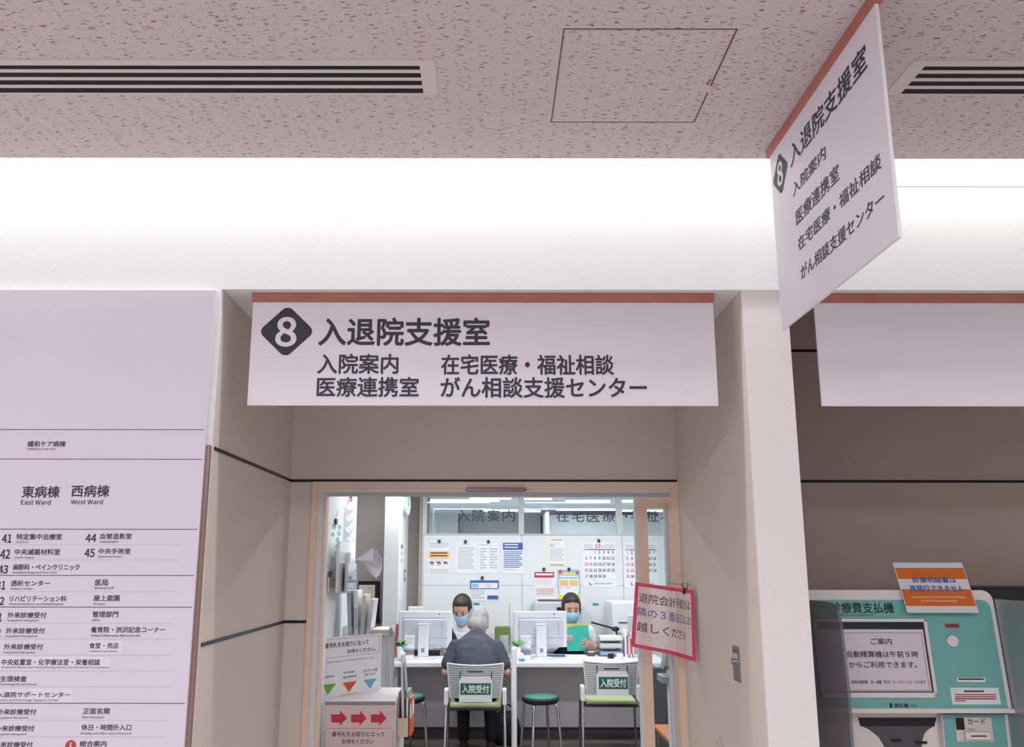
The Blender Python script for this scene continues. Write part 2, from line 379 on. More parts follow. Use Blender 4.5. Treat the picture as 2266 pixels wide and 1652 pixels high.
x0, x1, y0, y1 = p0.x, p1.x, p0.y, q0.y
GAP = mat('hatch_gap', (92, 82, 84), 0.7)
f = MB()
for q in ((x0, x1, y0, y0+.0025), (x0, x1, y1-.0025, y1), (x0, x0+.003, y0, y1), (x1-.004, x1, y0, y0+0.29), (x1-.004, x1, y0+0.33, y1)): f.box(*q, CZ-0.0012, CZ, GAP)
T.part('frame', f)
T.part('panel', MB().box(x0+.006, x1-.007, y0+.006, y1-.006, CZ-0.0014, CZ, CEIL))
l1 = atZ(1566, 182, CZ); lm = MB(); lm.lathe([(0.004, -0.004), (0.004, 0)], (l1.x, l1.y, CZ-0.002), mat('latch_red', (205, 60, 60), 0.5), 12)
lm.lathe([(0.004, -0.004), (0.004, 0)], (l1.x+.002, l1.y-.014, CZ-0.002), GREY, 12)
T.part('latch', lm)
T.done()
# ------------------------------------------------------------------ signs
def diamond(mb, F, cu, cv, r, m, off=0.0008, rr=0.28, sq=0.965):
    pts = []
    for k in range(4):
        ang = math.pi/2*k; tip = 1-rr*0.36
        for j in range(-4, 5):
            a = ang+j/4*math.pi/4; cx, cy = (1-rr*1.0)*math.cos(ang), (1-rr*1.0)*math.sin(ang)
            pts.append((cx+rr*1.0*math.cos(a)*1.0, cy+rr*1.0*math.sin(a)*1.0))
    return mb.poly([F.p(cu+x*r, cv+y*r*sq, off) for x, y in pts], m)
YS = 3.15; TRES = 6
sx0, sx1 = at(561, 790, YS).x+0.001, at(1578, 790, YS).x+0.002
sz0 = at(1080, 897.5, YS).z; rz = at(1080, 669, YS).z
a0 = at(554, 780, YS).x; a1s = at(1583.5, 780, YS).x
T = Thing('hanging_sign', 'wide white sign with an 8 in a dark diamond above the office door', 'sign', None)
T.part('rail', MB().rbox(at(559, 660, YS).x, at(1579, 660, YS).x, YS-0.012, YS+0.014, rz, SZ, RAIL, 0.003), None, 'terracotta top rail')
b = MB(); b.rbox(a0, a1s, YS-0.003, YS+0.006, sz0, rz, PANEL, 0.001, 1)
F = FY(YS-0.003)
c0 = at(634.7, 733.4, YS); r0 = (at(691, 733, YS).x-at(578.5, 733, YS).x)/2
diamond(b, F, c0.x, c0.z, r0, INK)
b.ptext(YS-0.003, '8', 612, 703, 655, 765, PANEL, 0.030, 0.0014)
for s, x0_, y0_, x1_, y1_, w_ in (('入退院支援室', 706, 703.5, 1082.5, 763.5, .022), ('入院案内', 703, 783, 881, 826, .019), ('医療連携室', 702, 834, 926, 877, .019),
                              ('在宅医療・福祉相談', 977, 784.5, 1357.5, 828, .019), ('がん相談支援センター', 975.5, 834.5, 1430.6, 879, .019)):
    b.ptext(YS-0.003, s, x0_, y0_, x1_, y1_, INK, w_)
T.part('panel', b); T.done()
# the sign at right angles
XS = 0.963
b = MB(); pb = atX(1733.4, 730.5, XS); pn = atX(1992, 519.5, XS); zt = CZ
ya, yb = pb.y, pn.y; zb = pb.z
T = Thing('hanging_sign', 'white sign with an 8 seen edge-on, hung at right angles from the ceiling', 'sign', None)
T.part('rail', MB().rbox(XS-0.012, XS+0.012, yb-0.03, ya+0.018, zt-0.032, zt, RAIL, 0.003), None, 'terracotta top rail')
b.box(XS-0.0045, XS+0.0045, yb, ya, zb, zt-0.032, mat('sign_white_edge', (252, 251, 252), 0.5)); b.poly([(XS-.0047, ya, zb), (XS-.0047, yb, zb), (XS-.0047, yb, zt-.032), (XS-.0047, ya, zt-.032)], PANEL)
F = Fr((XS-0.0047, 0, 0), (0, -1, 0), (0, 0, 1))
def xt(s, bl, tr, w_, top=None):
    p, q = atX(bl[0], bl[1], XS), atX(tr[0], tr[1], XS)
    b.text(F, s, -p.y, p.z, -q.y, q.z if top is None else p.z+top, INK, w_)
    return q.z-p.z
pc = atX(1730, 384, XS); rr_ = (atX(1730, 336, XS).z-atX(1730, 432, XS).z)/2
diamond(b, F, -pc.y, pc.z, rr_, INK)
b.text(F, '8', -pc.y-rr_*0.36, pc.z-rr_*0.55, -pc.y+rr_*0.36, pc.z+rr_*0.55, PANEL, 0.030, 0.0014)
xt('入退院支援室', (1754, 371.7), (1918, 93), .017)
xt('入院案内', (1758.7, 437), (1829, 318), .012)
xt('医療連携室', (1766.5, 500.5), (1858.5, 358.8), .012)
hh = xt('在宅医療・福祉相談', (1771, 556.6), (1951.9, 334.4), .012)
xt('がん相談支援センター', (1777, 620), (1960, 430), .012, hh)
T.part('panel', b); T.done()
# blank sign on the right
b0 = at(1809, 780, YS).x
T = Thing('hanging_sign', 'blank white sign hanging above the payment machine', 'sign', None)
T.part('rail', MB().rbox(b0-0.012, b0+1.72, YS-0.012, YS+0.014, rz, SZ, RAIL, 0.003), None, 'terracotta top rail')
T.part('panel', MB().rbox(b0, b0+1.70, YS-0.003, YS+0.006, sz0, rz, PANEL, 0.001, 1)); T.done()
# ------------------------------------------------------------------ directory board
YB = 3.075; TRES = 2
DIR = mat('directory_board_face', (226, 216, 228), 0.45)
DLINE = mat('directory_rule', (112, 86, 110), 0.6); DTHIN = mat('directory_thin_rule', (208, 194, 208), 0.6)
DINK = mat('directory_lettering', (66, 52, 66), 0.6); PATCH = mat('directory_patch', (233, 224, 235), 0.45)
xd = (at(475.5, 645, YB).x+at(409, 1650, YB).x)/2
b = MB(); b.rbox(-3.2, xd, YB, YF-0.001, 0.35, at(300, 640.5, YB).z, DIR, 0.0015, 1)
def rule(py, px1, m, h):
    p = at(px1, py, YB); b.rect(FY(YB), -3.1, p.z-h, p.x, p.z+h, m)
for py, px in ((950.5, 452), (1015.8, 448), (1170.8, 437), (1272.8, 429), (1343, 425), (1555.5, 409)): rule(py, px, DLINE, 0.0013)
for py, px in ((1205, 399), (1238.5, 397), (1308.5, 391), (1378.5, 386), (1413.5, 382), (1449, 379), (1484, 377), (1519, 375), (1593, 370), (1630, 366)): rule(py, px, DTHIN, 0.0008)
for q in ((-60, 1523, 160, 1553), (196, 1416, 272, 1447), (-60, 1452, 244, 1482)): b.prect(YB, *q, PATCH, 0.0003)
JP = '''緩和ケア病棟,61.7,975.5,145.3,987.7|東病棟,49.6,1074.8,132,1100.5|西病棟,158.6,1073,242,1098.5|特定集中治療室,36.8,1180.4,137.3,1193.5|血管造影室,221,1179.7,291.8,1192
中央滅菌材料室,33,1214,133,1227|中央手術室,218.4,1212.8,288.9,1225|麻酔科・ペインクリニック,29,1247.5,176,1260.8|透析センター,24.3,1283.6,110.7,1296|医局,211,1282,239,1295
リハビリテーション科,21.9,1317.6,147,1330|屋上庭園,207.5,1316,264.7,1329|外来診療受付,17,1354,103,1366.4|管理部門,205,1352,261.6,1365|外来診療受付,13.4,1388.7,99.3,1401|養育院・渋沢記念コーナー,201.5,1386,365.7,1399
外来診療受付,9,1424,95.4,1436.4|食堂・売店,197.8,1421.5,262.3,1434|中央処置室・化学療法室・栄養相談,3.6,1457.5,221.4,1471|生理検査,1,1495,59,1507.4|入退院サポートセンター,-7,1530,155.7,1542
外来診療受付,-6,1568,80.3,1580.4|正面玄関,184,1566,242.6,1579|外来診療受付,-10,1604.5,76,1617|休日・時間外入口,180.5,1602,290.3,1615|外来診療受付,-13,1640.5,72.5,1653|総合案内,177,1638.5,236,1651'''
EN = '''Palliative Care Unit,61,990.3,122.8,995.2|ICU/CCU,35.8,1196.6,63,1202|Angiography,220.8,1195.4,262,1201|Sterile Supply,32,1230.5,76,1236|Operation Room,217,1228.6,270,1234.2|Anesthesiology and Pain Clinic,27.8,1263.7,127,1269.3
Dialysis Center,23.6,1299.4,71.8,1305|Medical Staff,209.7,1297.4,252.3,1303|Physical Medicine and Rehabilitation,20,1333.5,140,1339|Garden,206.8,1332.7,232.4,1337.6|Outpatient Reception,15.8,1369.7,85.6,1375.3|Office,203.6,1368.5,222,1373.6
Outpatient Reception,12.2,1404.5,82.2,1410|Yoikuin Shibusawa Memorial Hall,201,1402.6,310.7,1408.2|Outpatient Reception,7.8,1440.5,78.3,1446|Cafeteria and Shop,196.6,1437.8,259,1443.4|Treatment Room and Chemotherapy Room and Nutritional Consultation,2.4,1473.4,242,1479.2
Physiological Laboratory,-3,1510.8,81,1516.4|Admission and Discharge Support Center,-20,1545.6,130,1551.7|Outpatient Reception,-8,1585,62.8,1590.2|Main Entrance,182.5,1583.3,230,1588.4|Outpatient Reception,-12,1621.5,58.5,1626.7|Holiday and After-hours Entrance,178.8,1619.3,291.2,1625.2'''
NUM = '41,5.3,1182,25.4,1200|44,190,1181.6,213,1198.5|42,1.2,1215.5,22.3,1235|45,188,1214,209.4,1232|43,-3,1250.4,17.7,1268|31,-8,1285,12,1303.5|32,-11,1320.6,9.2,1338|21,-14,1356,4,1374|22,-19,1391,1.5,1409'
for lot, w_ in ((JP, .020), (EN, .010), (NUM, .030)):
    for it in lot.replace('\n', '|').split('|'):
        s, x0_, y0_, x1_, y1_ = it.split(',')
        b.ptext(YB, s, float(x0_), float(y0_), float(x1_), float(y1_), DINK, w_)
b.ptext(YB, 'East Ward', 46.7, 1105.3, 112, 1116, DINK, .018); b.ptext(YB, 'West Ward', 157.4, 1104.7, 227.6, 1115, DINK, .018)
ic = at(156.5, 1649.5, YB); b.disc(FY(YB), ic.x, ic.z, 0.0178, mat('info_red', (200, 62, 74), 0.5))
b.ptext(YB, 'i', 154.3, 1642, 158.7, 1657, PANEL, 0.02, 0.0014)
single('directory_board', b, 'white floor directory board with rows of ward names at the left edge', 'sign')
# ------------------------------------------------------------------ switch plate on the side wall, chrome loop
p = [atX(px, py, XR-0.004) for px, py in ((1621.5, 1425), (1636, 1431), (1640, 1511), (1626, 1503))]
yA, yB_ = p[0].y, p[1].y; zA = (p[0].z+p[1].z)/2; zB = (p[2].z+p[3].z)/2
T = Thing('switch_plate', 'narrow steel key switch plate on the side wall right of the door', 'switch')
F = Fr((XR-0.006, 0, 0), (0, -1, 0), (0, 0, 1))
b = MB(); b.rbox(XR-0.0075, XR-0.0045, yB_, yA, zB, zA, mat('brushed_steel_plate', (150, 148, 142), 0.35, 0.7), 0.001, 1)
F = Fr((XR-0.0075, 0, 0), (0, -1, 0), (0, 0, 1)); wv = yA-yB_; hv = zA-zB
b.rect(F, -yA+.15*wv, zB+.80*hv, -yA+.8*wv, zB+.89*hv, mat('plate_red', (176, 74, 62), 0.5))
b.rect(F, -yA+.12*wv, zB+.64*hv, -yA+.82*wv, zB+.79*hv, mat('plate_label', (206, 204, 216), 0.5))
T.part('plate', b)
T.part('key_cylinder', MB().tube([(XR-0.0075, yA-.35*wv, zB+.55*hv), (XR-0.02, yA-.35*wv, zB+.55*hv)], 0.011, CHROME, 14)); T.done()
pt = at(1589, 1628, 3.5); T = Thing('stanchion', 'thin chrome post with a looped head at the foot of the white pillar', 'post')
T.part('loop', MB().tube([pt+V((x*.9+(z*-.22), 0, z)) for x, z in ((.004, -.075), (-.002, -.06), (-.007, -.035), (-.007, -.006), (-.003, 0), (.005, 0), (.009, -.006), (.009, -.035), (.010, -.06), (.004, -.075))], 0.0030, CHROME, 8))
T.part('pole', MB().tube([(pt.x+.020, pt.y, 0.012), (pt.x+.020, pt.y, pt.z-0.07)], 0.009, CHROME))
T.part('foot', MB().lathe([(0.07, 0), (0.07, 0.006), (0.02, 0.014)], (pt.x+.020, pt.y, 0), CHROME)); T.done()
# ------------------------------------------------------------------ payment machine in the right recess
TEAL = mat('teal_console', (124, 190, 182), 0.45); IVORY = mat('ivory_housing', (244, 234, 230), 0.45)
MBLACK = mat('machine_black', (34, 34, 38), 0.4); MGREY = mat('machine_dark_grey', (92, 88, 90), 0.45)
ORANGE = mat('notice_orange', (236, 122, 46), 0.6); BLUE = mat('notice_blue', (58, 110, 178), 0.6); RED = mat('print_red', (206, 60, 72), 0.6)
SCREEN = mat('screen_face', (236, 222, 228), 0.35); DGREY = mat('screen_lettering', (70, 62, 76), 0.5)
FM = Fr((0, 3.745, 1.01), (1, 0, 0), (0, 0.05, 0.447))
c = onF(2241, 1577, FM); ctop = onF(2190, 1305, FM); xr, vb, vt = c[0], c[1], ctop[1]; xl = 1.29
def rounded(F, u0, v0, u1, v1, r, top=True, off=0.0):
    pts = [(u0, v0), (u1, v0)] if top else []
    cs = ((u1-r, v1-r, 0), (u0+r, v1-r, 1)) if top else ((u1-r, v1-r, 0), (u0+r, v1-r, 1), (u0+r, v0+r, 2), (u1-r, v0+r, 3))
    for cu, cv, q in cs:
        for k in range(7): a = math.pi/2*(q+k/6); pts.append((cu+r*math.cos(a), cv+r*math.sin(a)))
    return [F.p(u, v, off) for u, v in pts]
T = Thing('payment_machine', 'teal and ivory self-service payment machine in the recess right of the pillar', 'payment machine')
b = MB(); zt_ = FM.p(0, vt).z
b.prism([(xl+.01, 3.84, 0), (xl+.01, 3.84, 1.0), (xl+.01, 3.80, 1.02), (xl+.01, 3.83, zt_-.01), (xl+.01, 4.34, zt_-.01), (xl+.01, 4.34, 0)], (xr-xl-.02, 0, 0), IVORY)
T.part('body', b)
b = MB(); b.prism(rounded(FM, xl, vb, xr, vt, 0.045), FM.n*-0.05, IVORY); b.prism(rounded(FM, xl-.004, vb, xr+.004, vb+0.016, 0.004), FM.n*0.012, IVORY)
cs = T.part('console', b)
tt = onF(2183, 1327, FM); tb = onF(2233, 1566, FM)
b = MB(); b.prism(rounded(FM, xl+.02, tb[1], tb[0]-.006, tt[1], 0.035, True, 0.002), FM.n*-0.002, TEAL)
b.ftext(FM, '診療費支払機', 1840, 1332.5, 1975, 1356, MBLACK, .014, .003); b.ftext(FM, 'Medical Fee Payment', 1846, 1357.5, 1932, 1363, MBLACK, .004, .003)
b.ftext(FM, '領収書', 1978, 1555.5, 2009, 1565, MBLACK, .014, .003); b.frect(FM, 1969, 1555, 1973, 1565.5, MBLACK, .003); b.ftext(FM, 'Receipt', 2012, 1558, 2028, 1563, MBLACK, .004, .003)
T.part('teal_panel', b, cs)
s0_ = onF(1850, 1543, FM); s1_ = onF(2039, 1369, FM); sr = onF(2073, 1543, FM)
u0, v0, u1, v1 = s0_[0]-.06, s0_[1], sr[0], s1_[1]
b = MB()
for q in ((u0, v0, u1, v0+.02), (u0, v1-.012, u1, v1), (u0, v0, u0+.012, v1), (u1-.012, v0, u1, v1)): b.obox(FM, *q, .012, IVORY, .012)
T.part('screen_bezel', b, cs)
b = MB(); b.obox(FM, u0+.012, v0+.02, u1-.012, v1-.012, .004, MBLACK, .0045)
d0 = onF(1862, 1531, FM); d1 = onF(2037, 1392, FM)
b.rect(FM, u0+.016, v0+.024, u1-.018, d1[1], SCREEN, .0055)
L0, L1 = onF(1875, 1527, FM), onF(2050, 1400, FM)
for q in ((L0[0], L1[1], u1-.026, L1[1]+.0012), (L0[0], L0[1], u1-.026, L0[1]+.0012), (u1-.0272, L0[1], u1-.026, L1[1])): b.rect(FM, *q, DGREY, .0065)
b.ftext(FM, 'ご案内', 1926, 1411.5, 1971, 1425.5, DGREY, .010, .007); b.ftext(FM, '自動精算機は午前９時', 1874, 1440, 2029, 1454, DGREY, .010, .007)
b.ftext(FM, 'からご利用できます。', 1878, 1463, 2026.5, 1477, DGREY, .010, .007); b.ftext(FM, '利用可能時間　月～金曜（平日）９：００～１６：３０まで', 1883, 1504.5, 2045.5, 1512.5, DGREY, .008, .007)
T.part('screen', b, cs)
b = MB(); b.frect(FM, 2091, 1379.6, 2121, 1388, mat('led_red', (176, 44, 58), 0.4), .0045); T.part('status_window', b, cs)
bc = onF(2105, 1418, FM); b = MB(); b.tube([FM.p(*bc, .002), FM.p(*bc, .014)], .0225, IVORY, 24); T.part('call_button', b, cs)
b = MB(); a_, c_ = onF(2116, 1508.5, FM), onF(2177, 1498.5, FM); b.obox(FM, a_[0], a_[1], c_[0], c_[1], .01, IVORY, .009); b.rect(FM, a_[0]+.006, a_[1]+.009, c_[0]-.006, a_[1]+.014, MBLACK, .0095); T.part('receipt_slot', b, cs)
b = MB(); a_, c_ = onF(2107, 1558, FM), onF(2208, 1521, FM); b.obox(FM, a_[0], a_[1], c_[0], c_[1], .002, PAPER, .004)
b.frect(FM, 2132, 1527, 2176, 1530.5, DGREY, .0048)
for k, m_ in enumerate((RED, RED, DGREY, RED)): b.frect(FM, 2112, 1535+k*4.6, 2203 if k < 3 else 2135, 1537.2+k*4.6, m_, .0048)
T.part('notice_label', b, cs)
# lower front: cash tray opening, curved sides, card unit
YL = 3.838
b = MB(); b.pbox(1890, 1586, 2074, 1700, YL, .004, IVORY)
pts = [(1899, 1587), (2072, 1587), (2068, 1606), (2056, 1612), (2046, 1622), (2040, 1640), (2040, 1680), (1962, 1680), (1956, 1650), (1944, 1630), (1924, 1614), (1904, 1604)]
b.poly([at(x, y, YL-.001) for x, y in pts], MGREY); b.poly([at(x, y, YL-.002) for x, y in pts[:3]+[(1904, 1606)]], MBLACK)
T.part('cash_tray', b)
for q in ((1975, 1636, 1996, 1640), (2029, 1640, 2052, 1645)): T.part('tray_grip', MB().pbox(*q, YL-.012, .01, MBLACK))
b = MB(); b.pbox(2092, 1580, 2243, 1760, YL-.035, .033, IVORY); b.prect(YL-.035, 2094, 1580, 2233, 1760, TEAL); cu = T.part('card_unit', b)
b = MB(); b.pbox(2115, 1585.5, 2197, 1641, YL-.041, .005, mat('card_plate', (232, 220, 212), 0.5), .002)
b.ptext(YL-.041, 'カード', 2141.5, 1589.5, 2179.5, 1602, MBLACK, .012); b.ptext(YL-.041, 'Card', 2142, 1610, 2156, 1615, DGREY, .004)
b.pbox(2115.5, 1587.5, 2134, 1614, YL-.043, .001, MBLACK); T.part('card_plate', b, cu)
b = MB(); b.pbox(2138, 1619, 2194, 1637, YL-.062, .02, IVORY, .004); b.prect(YL-.062, 2149, 1626.5, 2183, 1629, MBLACK, .0012); T.part('card_slot', b, cu)
SMOKE = glass('smoked_wing', (196, 198, 206), 0.0, 0.24, 0.35)
def wing(X):
    ps = [atX(px, py, 1.275) for px, py in ((1797, 1328), (1828, 1331), (1842, 1337), (1851, 1350), (1857.7, 1377), (1876, 1534), (1883, 1652))]
    pts = [(3.79, ps[0].z)]+[(p.y, p.z) for p in ps]+[(ps[-1].y-.03, 0.75), (3.79, 0.75)]
    return MB().prism([(X, y, z) for y, z in pts], (0.010, 0, 0), SMOKE)
T.part('privacy_wing', wing(xl-.014), None, 'smoked translucent wing'); T.part('privacy_wing', wing(xr+.004), None, 'smoked translucent wing')
T.done()
p0_, p1_ = at(2178, 1299, 4.0), at(2330, 1299, 4.0)
b = MB(); b.rbox(xr+.03, 2.75, 3.99, 4.34, 0, p0_.z, mat('dark_cabinet_paint', (44, 42, 46), 0.4), .008); b.box(xr+.05, 2.73, 3.985, 3.99, .08, 1.2, MBLACK)
single('dark_cabinet', b, 'black cabinet showing behind the right wing of the payment machine', 'cabinet')
# orange notice on top of the machine
bl, tl = at(2008, 1355, 3.742), at(1984, 1244.5, 3.835); vv = tl-bl; FN = Fr(bl, (1, 0, 0), (0, vv.y, vv.z)); br = onF(2167, 1356, FN)
hN = vv.length; wN = br[0]
b = MB(); b.obox(FN, 0, 0, wN, hN, .0015, PAPER)
b.rect(FN, .003, hN*.665, wN-.003, hN*.89, ORANGE); b.rect(FN, .003, hN*.13, wN-.003, hN*.46, ORANGE)
b.ftext(FN, '診療明細書は', 2021, 1276.8, 2113, 1289, BLUE, .02, .0012); b.ftext(FN, '再発行できません', 2015.5, 1294.5, 2130, 1309, BLUE, .02, .0012)
LORANGE = mat('notice_pale_orange', (246, 178, 130), 0.6)
for q in ((2018, 1319, 2135, 1323), (2038, 1327, 2117, 1331)): b.frect(FN, *q, LORANGE, .0012)
single('notice_sheet', b, 'orange and white notice stuck on top of the payment machine', 'notice')
# ------------------------------------------------------------------ red-bordered card clipped to the door frame
TA = [0, .05, .1625, .275, .3875, .5, .6125, .725, .8375, .95, 1]
TX = [195, 262, 418, 590, 755, 868, 925, 985, 1033, 1100, 1165]
TY = [4.25, 4.245, 4.235, 4.23, 4.225, 4.20, 4.16, 4.12, 4.08, 4.045, 4.03]
def interp(a, T_):
    a = max(0, min(1, a))
    for i in range(len(TA)-1):
        if a <= TA[i+1]: k = (a-TA[i])/(TA[i+1]-TA[i]); return T_[i]+(T_[i+1]-T_[i])*k
    return T_[-1]
def card(p):                                              # (a, off, b): a across, b up, off towards the viewer
    a, off, bb = p[0], p[1], p[2]; x = interp(a, TX); Y = interp(a, TY)
    xt_ = 1380+x/7.511; yt_ = 1260+(205+(x-195)*0.14)/7.511; yb_ = 1260+(1275+(x-195)*.215+max(0, (x-800))*.12)/7.511
    xb_ = xt_-9.5+(x-195)/970*14
    P = at(xt_, yt_, Y).lerp(at(xb_, yb_, Y), 1-bb); P.y += off; P.x += off*.3
    return P
CARD = glass('card_sheet', (246, 230, 226), 0.02, 0.72); PINK = mat('card_red_border', (224, 72, 102), 0.5)
b = MB(); N = 40
def cgrid(a0, a1, b0, b1, off, m, n=N):
    vs = [(a0+(a1-a0)*i/n, off, q) for q in (b0, b1) for i in range(n+1)]
    b.add(vs, [(i, i+1, n+2+i, n+1+i) for i in range(n)], m)
cgrid(0.04, .965, .05, .95, 0, CARD)
for q in ((0, 1, .945, 1), (0, 1, 0, .055)): cgrid(*q, -.0006, PINK)
for q in ((0, .043, .05, .95), (.962, 1, .05, .95)): cgrid(*q, -.0006, PINK, 4)
FU = Fr((0, 0, 0), (1, 0, 0), (0, 0, 1)); MK = mat('marker_black', (84, 76, 86), 0.6); MKB = mat('marker_blue', (104, 110, 156), 0.6)
b.text(FU, '退院会計手続きは', .055, .70, .945, .845, MK, .006, .0012); b.text(FU, '隣の３番窓口にお', .05, .485, .955, .625, MKB, .006, .0012); b.text(FU, '越しください', .05, .255, .80, .40, MK, .006, .0012)
b.map(card)
T = Thing('notice_card', 'red-bordered card hung askew over the right side of the sliding door', 'notice')
T.part('sheet', b)
cp = card((.80, 0, 1)); b = MB()
b.prism([cp+V((-.012, 0, -.022)), cp+V((.012, 0, -.022)), cp+V((.009, 0, .004)), cp+V((-.009, 0, .004))], (0, -.008, 0), MBLACK)
for s_ in (-1, 1): b.tube([cp+V((s_*.006, -.004, .002)), cp+V((s_*.014, -.012, .022)), cp+V((s_*.006, -.006, .026))], .0016, MBLACK, 6)
b.tube([cp+V((0, 0, .01)), cp+V((-.01, .03, .02)), V((cp.x-.03, YW-.012, cp.z+.02))], .0012, MBLACK, 6)
T.part('binder_clip', b); T.done()
# ------------------------------------------------------------------ the office behind the door
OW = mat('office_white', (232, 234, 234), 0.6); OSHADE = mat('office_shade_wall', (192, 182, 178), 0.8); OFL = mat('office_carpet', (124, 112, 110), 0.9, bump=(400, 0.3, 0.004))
YB2, ZC = 10.0, 2.5
struct('floor_office', MB().box(-3, 3, 4.46, YB2+.1, -0.1, 0, OFL)); struct('floor_beyond', MB().box(-3, 3, YB2+.1, 22, -0.1, 0, OW))
struct('ceiling_office', MB().box(-3, 3, 4.46, YB2+.4, ZC, ZC+0.1, OW))
LW = -0.90
struct('wall_office_left', MB().box(LW-.2, LW, 4.46, 6.05, 0, ZC, OW))
struct('wall_office_outer', MB().box(-3.1, -3, 4.46, 22, 0, 2.7, OW))
struct('wall_office_right', MB().box(3, 3.1, 4.46, 22, 0, 2.7, OW))
struct('wall_office_front', MB().box(XR+.9, 3, 4.46, 4.56, 0, ZC, OW).box(-3, LW-.2, 4.46, 4.56, 0, ZC, OW).box(a1.x, XR+.9, 4.56, 4.6, 2.05, ZC, OW))
cl, cr = at(853, 1095, 9.0).x, at(885, 1095, 9.0).x
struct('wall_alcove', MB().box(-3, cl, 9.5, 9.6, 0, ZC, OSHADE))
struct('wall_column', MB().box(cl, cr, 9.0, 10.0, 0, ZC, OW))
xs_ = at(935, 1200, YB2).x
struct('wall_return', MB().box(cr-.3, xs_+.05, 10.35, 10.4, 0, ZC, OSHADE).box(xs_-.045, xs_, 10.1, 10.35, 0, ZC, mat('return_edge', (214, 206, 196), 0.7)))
# back wall with its transom window
SEAM = mat('wall_panel_joint', (150, 150, 148), 0.7)
zt0, zt1 = at(1100, 1181, YB2).z, at(1100, 1097, YB2).z
xw0 = at(945, 1140, YB2).x; m1, m2 = (at(1147.8, 1140, YB2).x, at(1159.4, 1140, YB2).x), (at(1363.5, 1140, YB2).x, at(1376.6, 1140, YB2).x)
b = MB(); b.box(xs_, 3, YB2, YB2+.1, 0, zt0, OW); b.box(xs_, xw0, YB2, YB2+.1, zt0, zt1, OW); b.box(xs_, 3, YB2, YB2+.1, zt1, ZC, OW)
zl = at(1200, 1295, YB2).z; b.rect(FY(YB2), xs_, zl-.002, 3, zl+.002, SEAM)
for px in (936.5, 1155, 1378): q = at(px, 1240, YB2).x; b.rect(FY(YB2), q-.0025, 0.1, q+.0025, zt0, SEAM)
struct('wall_office_back', b)
wn = bpy.data.objects.new('window_1', None); COL.objects.link(wn); wn['kind'] = 'structure'
FRM = mat('transom_frame', (206, 208, 208), 0.5); TG = glass('transom_glass', (232, 238, 240), 0.05); LET = mat('transom_lettering', (64, 70, 76), 0.5)
b = MB()
for q in (m1, m2, (xw0-.03, xw0), (2.6, 3)): b.box(q[0], q[1], YB2-.01, YB2+.06, zt0, zt1, FRM)
b.box(xw0-.03, 3, YB2-.012, YB2+.06, zt1-.014, zt1+.01, FRM); b.box(xw0-.03, 3, YB2-.012, YB2+.06, zt0-.008, zt0+.004, FRM); struct('window_frame', b, wn)
for x0_, x1_, txts in ((xw0, m1[0], [('入院案内', 1012, 1127.5, 1139.5, 1153)]), (m1[1], m2[0], [('在宅医療', 1231, 1130, 1360.7, 1154)]), (m2[1], 2.6, [('・', 1382.5, 1139, 1388.5, 1145), ('福祉相談', 1396, 1130, 1524, 1154)])):
    b = MB(); b.box(x0_, x1_, YB2+.02, YB2+.026, zt0, zt1, TG)
    for s_, q0, q1, q2, q3 in txts:
        n_ = len(s_); w_ = (q2-q0)
        for k, ch in enumerate(s_):
            st = w_/n_ if n_ == 1 else (w_+6)/n_
            b.ptext(YB2+.018, ch, q0+k*st, q1, q0+(k+1)*st-(6 if n_ > 1 else 0), q3, LET, .010)
    struct('window_pane', b, wn)
# the room beyond the transom
struct('ceiling_beyond', MB().box(-3, 3, YB2+.4, 22, 2.52, 2.62, mat('beyond_ceiling', (206, 210, 214), 0.8)))
struct('wall_beyond', MB().box(-3, 3, 21, 21.1, 0, 2.6, mat('beyond_wall', (186, 188, 190), 0.8)))
BG = mat('beyond_partition', (204, 206, 208), 0.7)
xq = at(1207, 1150, 16).x; b = MB(); b.box(xq, 3, 16, 16.1, 0, at(1300, 1139, 16).z, OW); b.box(xq-.04, xq, 15.0, 16.1, 0, at(1300, 1139, 16).z, OW); struct('wall_beyond_partition', b)
xq0, xq1 = at(946, 1150, 17).x, at(1014, 1150, 17).x
struct('wall_beyond_screen', MB().box(-3, xq1, 17, 17.1, 0, at(1000, 1124, 17).z, BG).box(xq1, xq, 17.6, 17.7, 0, at(1000, 1132, 17.6).z, BG))
TUBE = mat('lit_tube', (240, 248, 255), 0.4, emit=5.0)
def tube_light(px0, px1, py, note):
    d = ray((px0+px1)/2, py); t = (2.44-H)/d.z; Y = d.y*t
    a, c_ = at(px0, py, Y), at(px1, py, Y)
    T = Thing('tube_light', note, 'ceiling light', 'lit tubes beyond the transom')
    T.part('tube', MB().tube([(a.x, Y, 2.44), (c_.x, Y, 2.44)], .014, TUBE, 10)); T.part('housing', MB().box(a.x-.02, c_.x+.02, Y-.03, Y+.03, 2.46, 2.52, OW)); T.done()
for q in ((947, 1105, 1107.5, 'lit tube at the left of the first transom pane, nearest of its row'), (1040, 1131, 1102.5, 'lit tube higher in the first transom pane, running up to the mullion'),
          (1252, 1350, 1109, 'lit tube at the right of the middle transom pane, nearest of its row'), (1160, 1221, 1103.5, 'short lit tube just right of the first mullion'),
          (1231, 1362, 1127.5, 'long lit tube crossing the tops of the letters in the middle pane'), (1376, 1407, 1109, 'lit tube right of the second mullion, nearest of its row'),
          (1376, 1470, 1130, 'lit tube behind the letters in the last transom pane'), (1070, 1146, 1129.5, 'lit tube behind the last letters of the first pane'), (1161, 1196, 1131, 'faint lit tube low in the middle pane beside the first mullion')): tube_light(*q)
area('beyond_fill', (0, 13.5, 2.45), 4, 4, 170, OFFI)  # unseen fill lamp added to brighten the room beyond, besides its tubes
